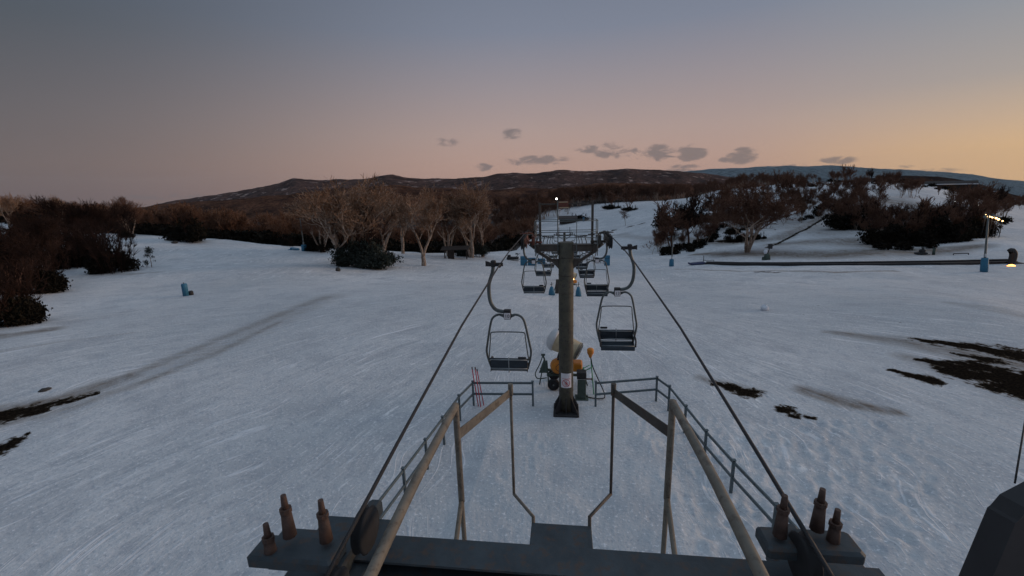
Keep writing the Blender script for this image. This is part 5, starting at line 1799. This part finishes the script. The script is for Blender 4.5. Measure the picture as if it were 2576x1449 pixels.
MB().tube([pa + Vector((0, 0, 4 * s)), pb_ + Vector((0, 0, 4 * s))], .07, 8).build('bar', MT['dark'], o, True)
for q_ in (pa, pb_):
    MB().tube([q_ - Vector((0, 0, .1)), q_ + Vector((0, 0, 4 * s))], .06, 8).build('leg', MT['dark'], o, True)

# ------------------------------------------------------------------ resort buildings on the right
def lodge(px, d, wpx, hpx, label, lamps=(), yaw=.15, s0=None):
    p = gp(px, d)
    s = d / F
    t = thing('lodge', p, label, 'lodge building', 'dark lodge buildings on the right skyline', rz=-.75 + yaw)
    W, H = wpx * s, hpx * s
    wl = MB().box((0, 0, H * .35), (W, W * .35, H * .8)).build('wall', MT['wall'], t)
    rf = MB()
    rf.plate([(-W * .53, -W * .24, H * .72), (W * .53, -W * .24, H * .72), (W * .53, 0, H * 1.05), (-W * .53, 0, H * 1.05)], .25)
    rf.plate([(-W * .53, W * .24, H * .72), (W * .53, W * .24, H * .72), (W * .53, 0, H * 1.04), (-W * .53, 0, H * 1.04)], .25)
    rf.build('roof', MT['wall'], t)
    MB().box((0, -W * .25, H * .73), (W * 1.06, .35, .3)).build('snow_edge', MT['snow_roof'], t)
    for k in range(5):
        MB().box((-W * .4 + k * W * .2, -W * .175 - .03, H * .4), (W * .09, .1, H * .28)).build('window', MT['dark'], t)
    for (lx, lz, r_, m_) in lamps:
        lp = MB().lathe([(.05, -r_ * .5), (r_, 0), (.05, r_ * .5)], (lx * W, -W * .30, lz * H), (0, 0, 1), 10).build('lit_lamp', m_, t)
    return t


lodge(2362, 200, 90, 22, 'long low lodge with snow-edged roof and one bright lamp on the right skyline', ((-.02, .15, .55, LAMPW), (-.02, -.25, .45, LAMPW)))
lodge(2430, 240, 70, 20, 'lodge right of the long low one, half hidden by dark trees', ())
lodge(2550, 300, 60, 20, 'small lodge at the far right edge of the skyline', ())
for px, py, r_, m_, lab, d in ((2459, 516, .42, LAMP, 'bright white floodlight highest among the resort lights', 128), (2454, 524, .3, LAMP, 'smaller white light just under the brightest floodlight', 126),
                              (2487, 545, .28, LAMPW, 'left warm lamp of the cluster behind the right light mast', 80), (2497, 546, .26, LAMPW, 'middle warm lamp of the cluster behind the right light mast', 80),
                              (2506, 549, .2, LAMPW, 'right warm lamp of the cluster behind the right light mast', 80), (2480, 541, .16, LAMPW, 'small dim lamp at the left of the cluster behind the right light mast', 80),
                              (2512, 552, .22, LAMPW, 'warm lamp furthest right of the cluster behind the right light mast', 80), (2522, 556, .14, LAMPW, 'faint warm lamp trailing right of the cluster by the right mast', 80), (2402, 506, .16, LAMP, 'tiny white light below the lodges on the right hill', 120)):
    p = atD(px, py, d)
    gz = ground(p.x, p.y)
    o = thing('resort_lamp', (p.x, p.y, gz), lab, 'lamp', 'lit resort lamps on the right hill')
    MB().tube([(0, 0, -.2), (0, 0, max(.3, p.z - gz))], .06, 6).build('pole', MT['dark'], o)
    MB().lathe([(.05, -r_ * .7), (r_, 0), (.05, r_ * .7)], (0, 0, p.z - gz), (0, 0, 1), 10).build('globe', m_, o)

# bottom station far down the line
p = gp(1428, 330); s = 330 / F
o = thing('bottom_station', p, 'dark lift station far away at the bottom of the run', 'lift station')
MB().box((0, 0, 6 * s), (40 * s, 22 * s, 12 * s)).build('wall', MT['wall'], o)
MB().plate([(-24 * s, -14 * s, 12 * s), (24 * s, -14 * s, 12 * s), (24 * s, 14 * s, 17 * s), (-24 * s, 14 * s, 17 * s)], .5).build('roof', MT['wall'], o)
p = on_z(1420, 1010, G0)

# ------------------------------------------------------------------ air

zm_ = float(Z.min())
hm = MB().box((0, 0, (zm_ - 8 + 560) / 2), (29000, 29000, 560 - zm_ + 8))
hmat = bpy.data.materials.new('clear_dusk_air'); hmat.use_nodes = True
ht = NT(hmat.node_tree)
pv = ht.n('ShaderNodeVolumePrincipled'); pv.inputs['Color'].default_value = (.66, .78, .95, 1)
pv.inputs['Density'].default_value = 0.000012
pv.inputs['Anisotropy'].default_value = 0.0
ot = ht.n('ShaderNodeOutputMaterial'); ht.l(pv.outputs[0], ot.inputs['Volume'])
hz = hm.build('haze', hmat)
tag(hz, kind='stuff')
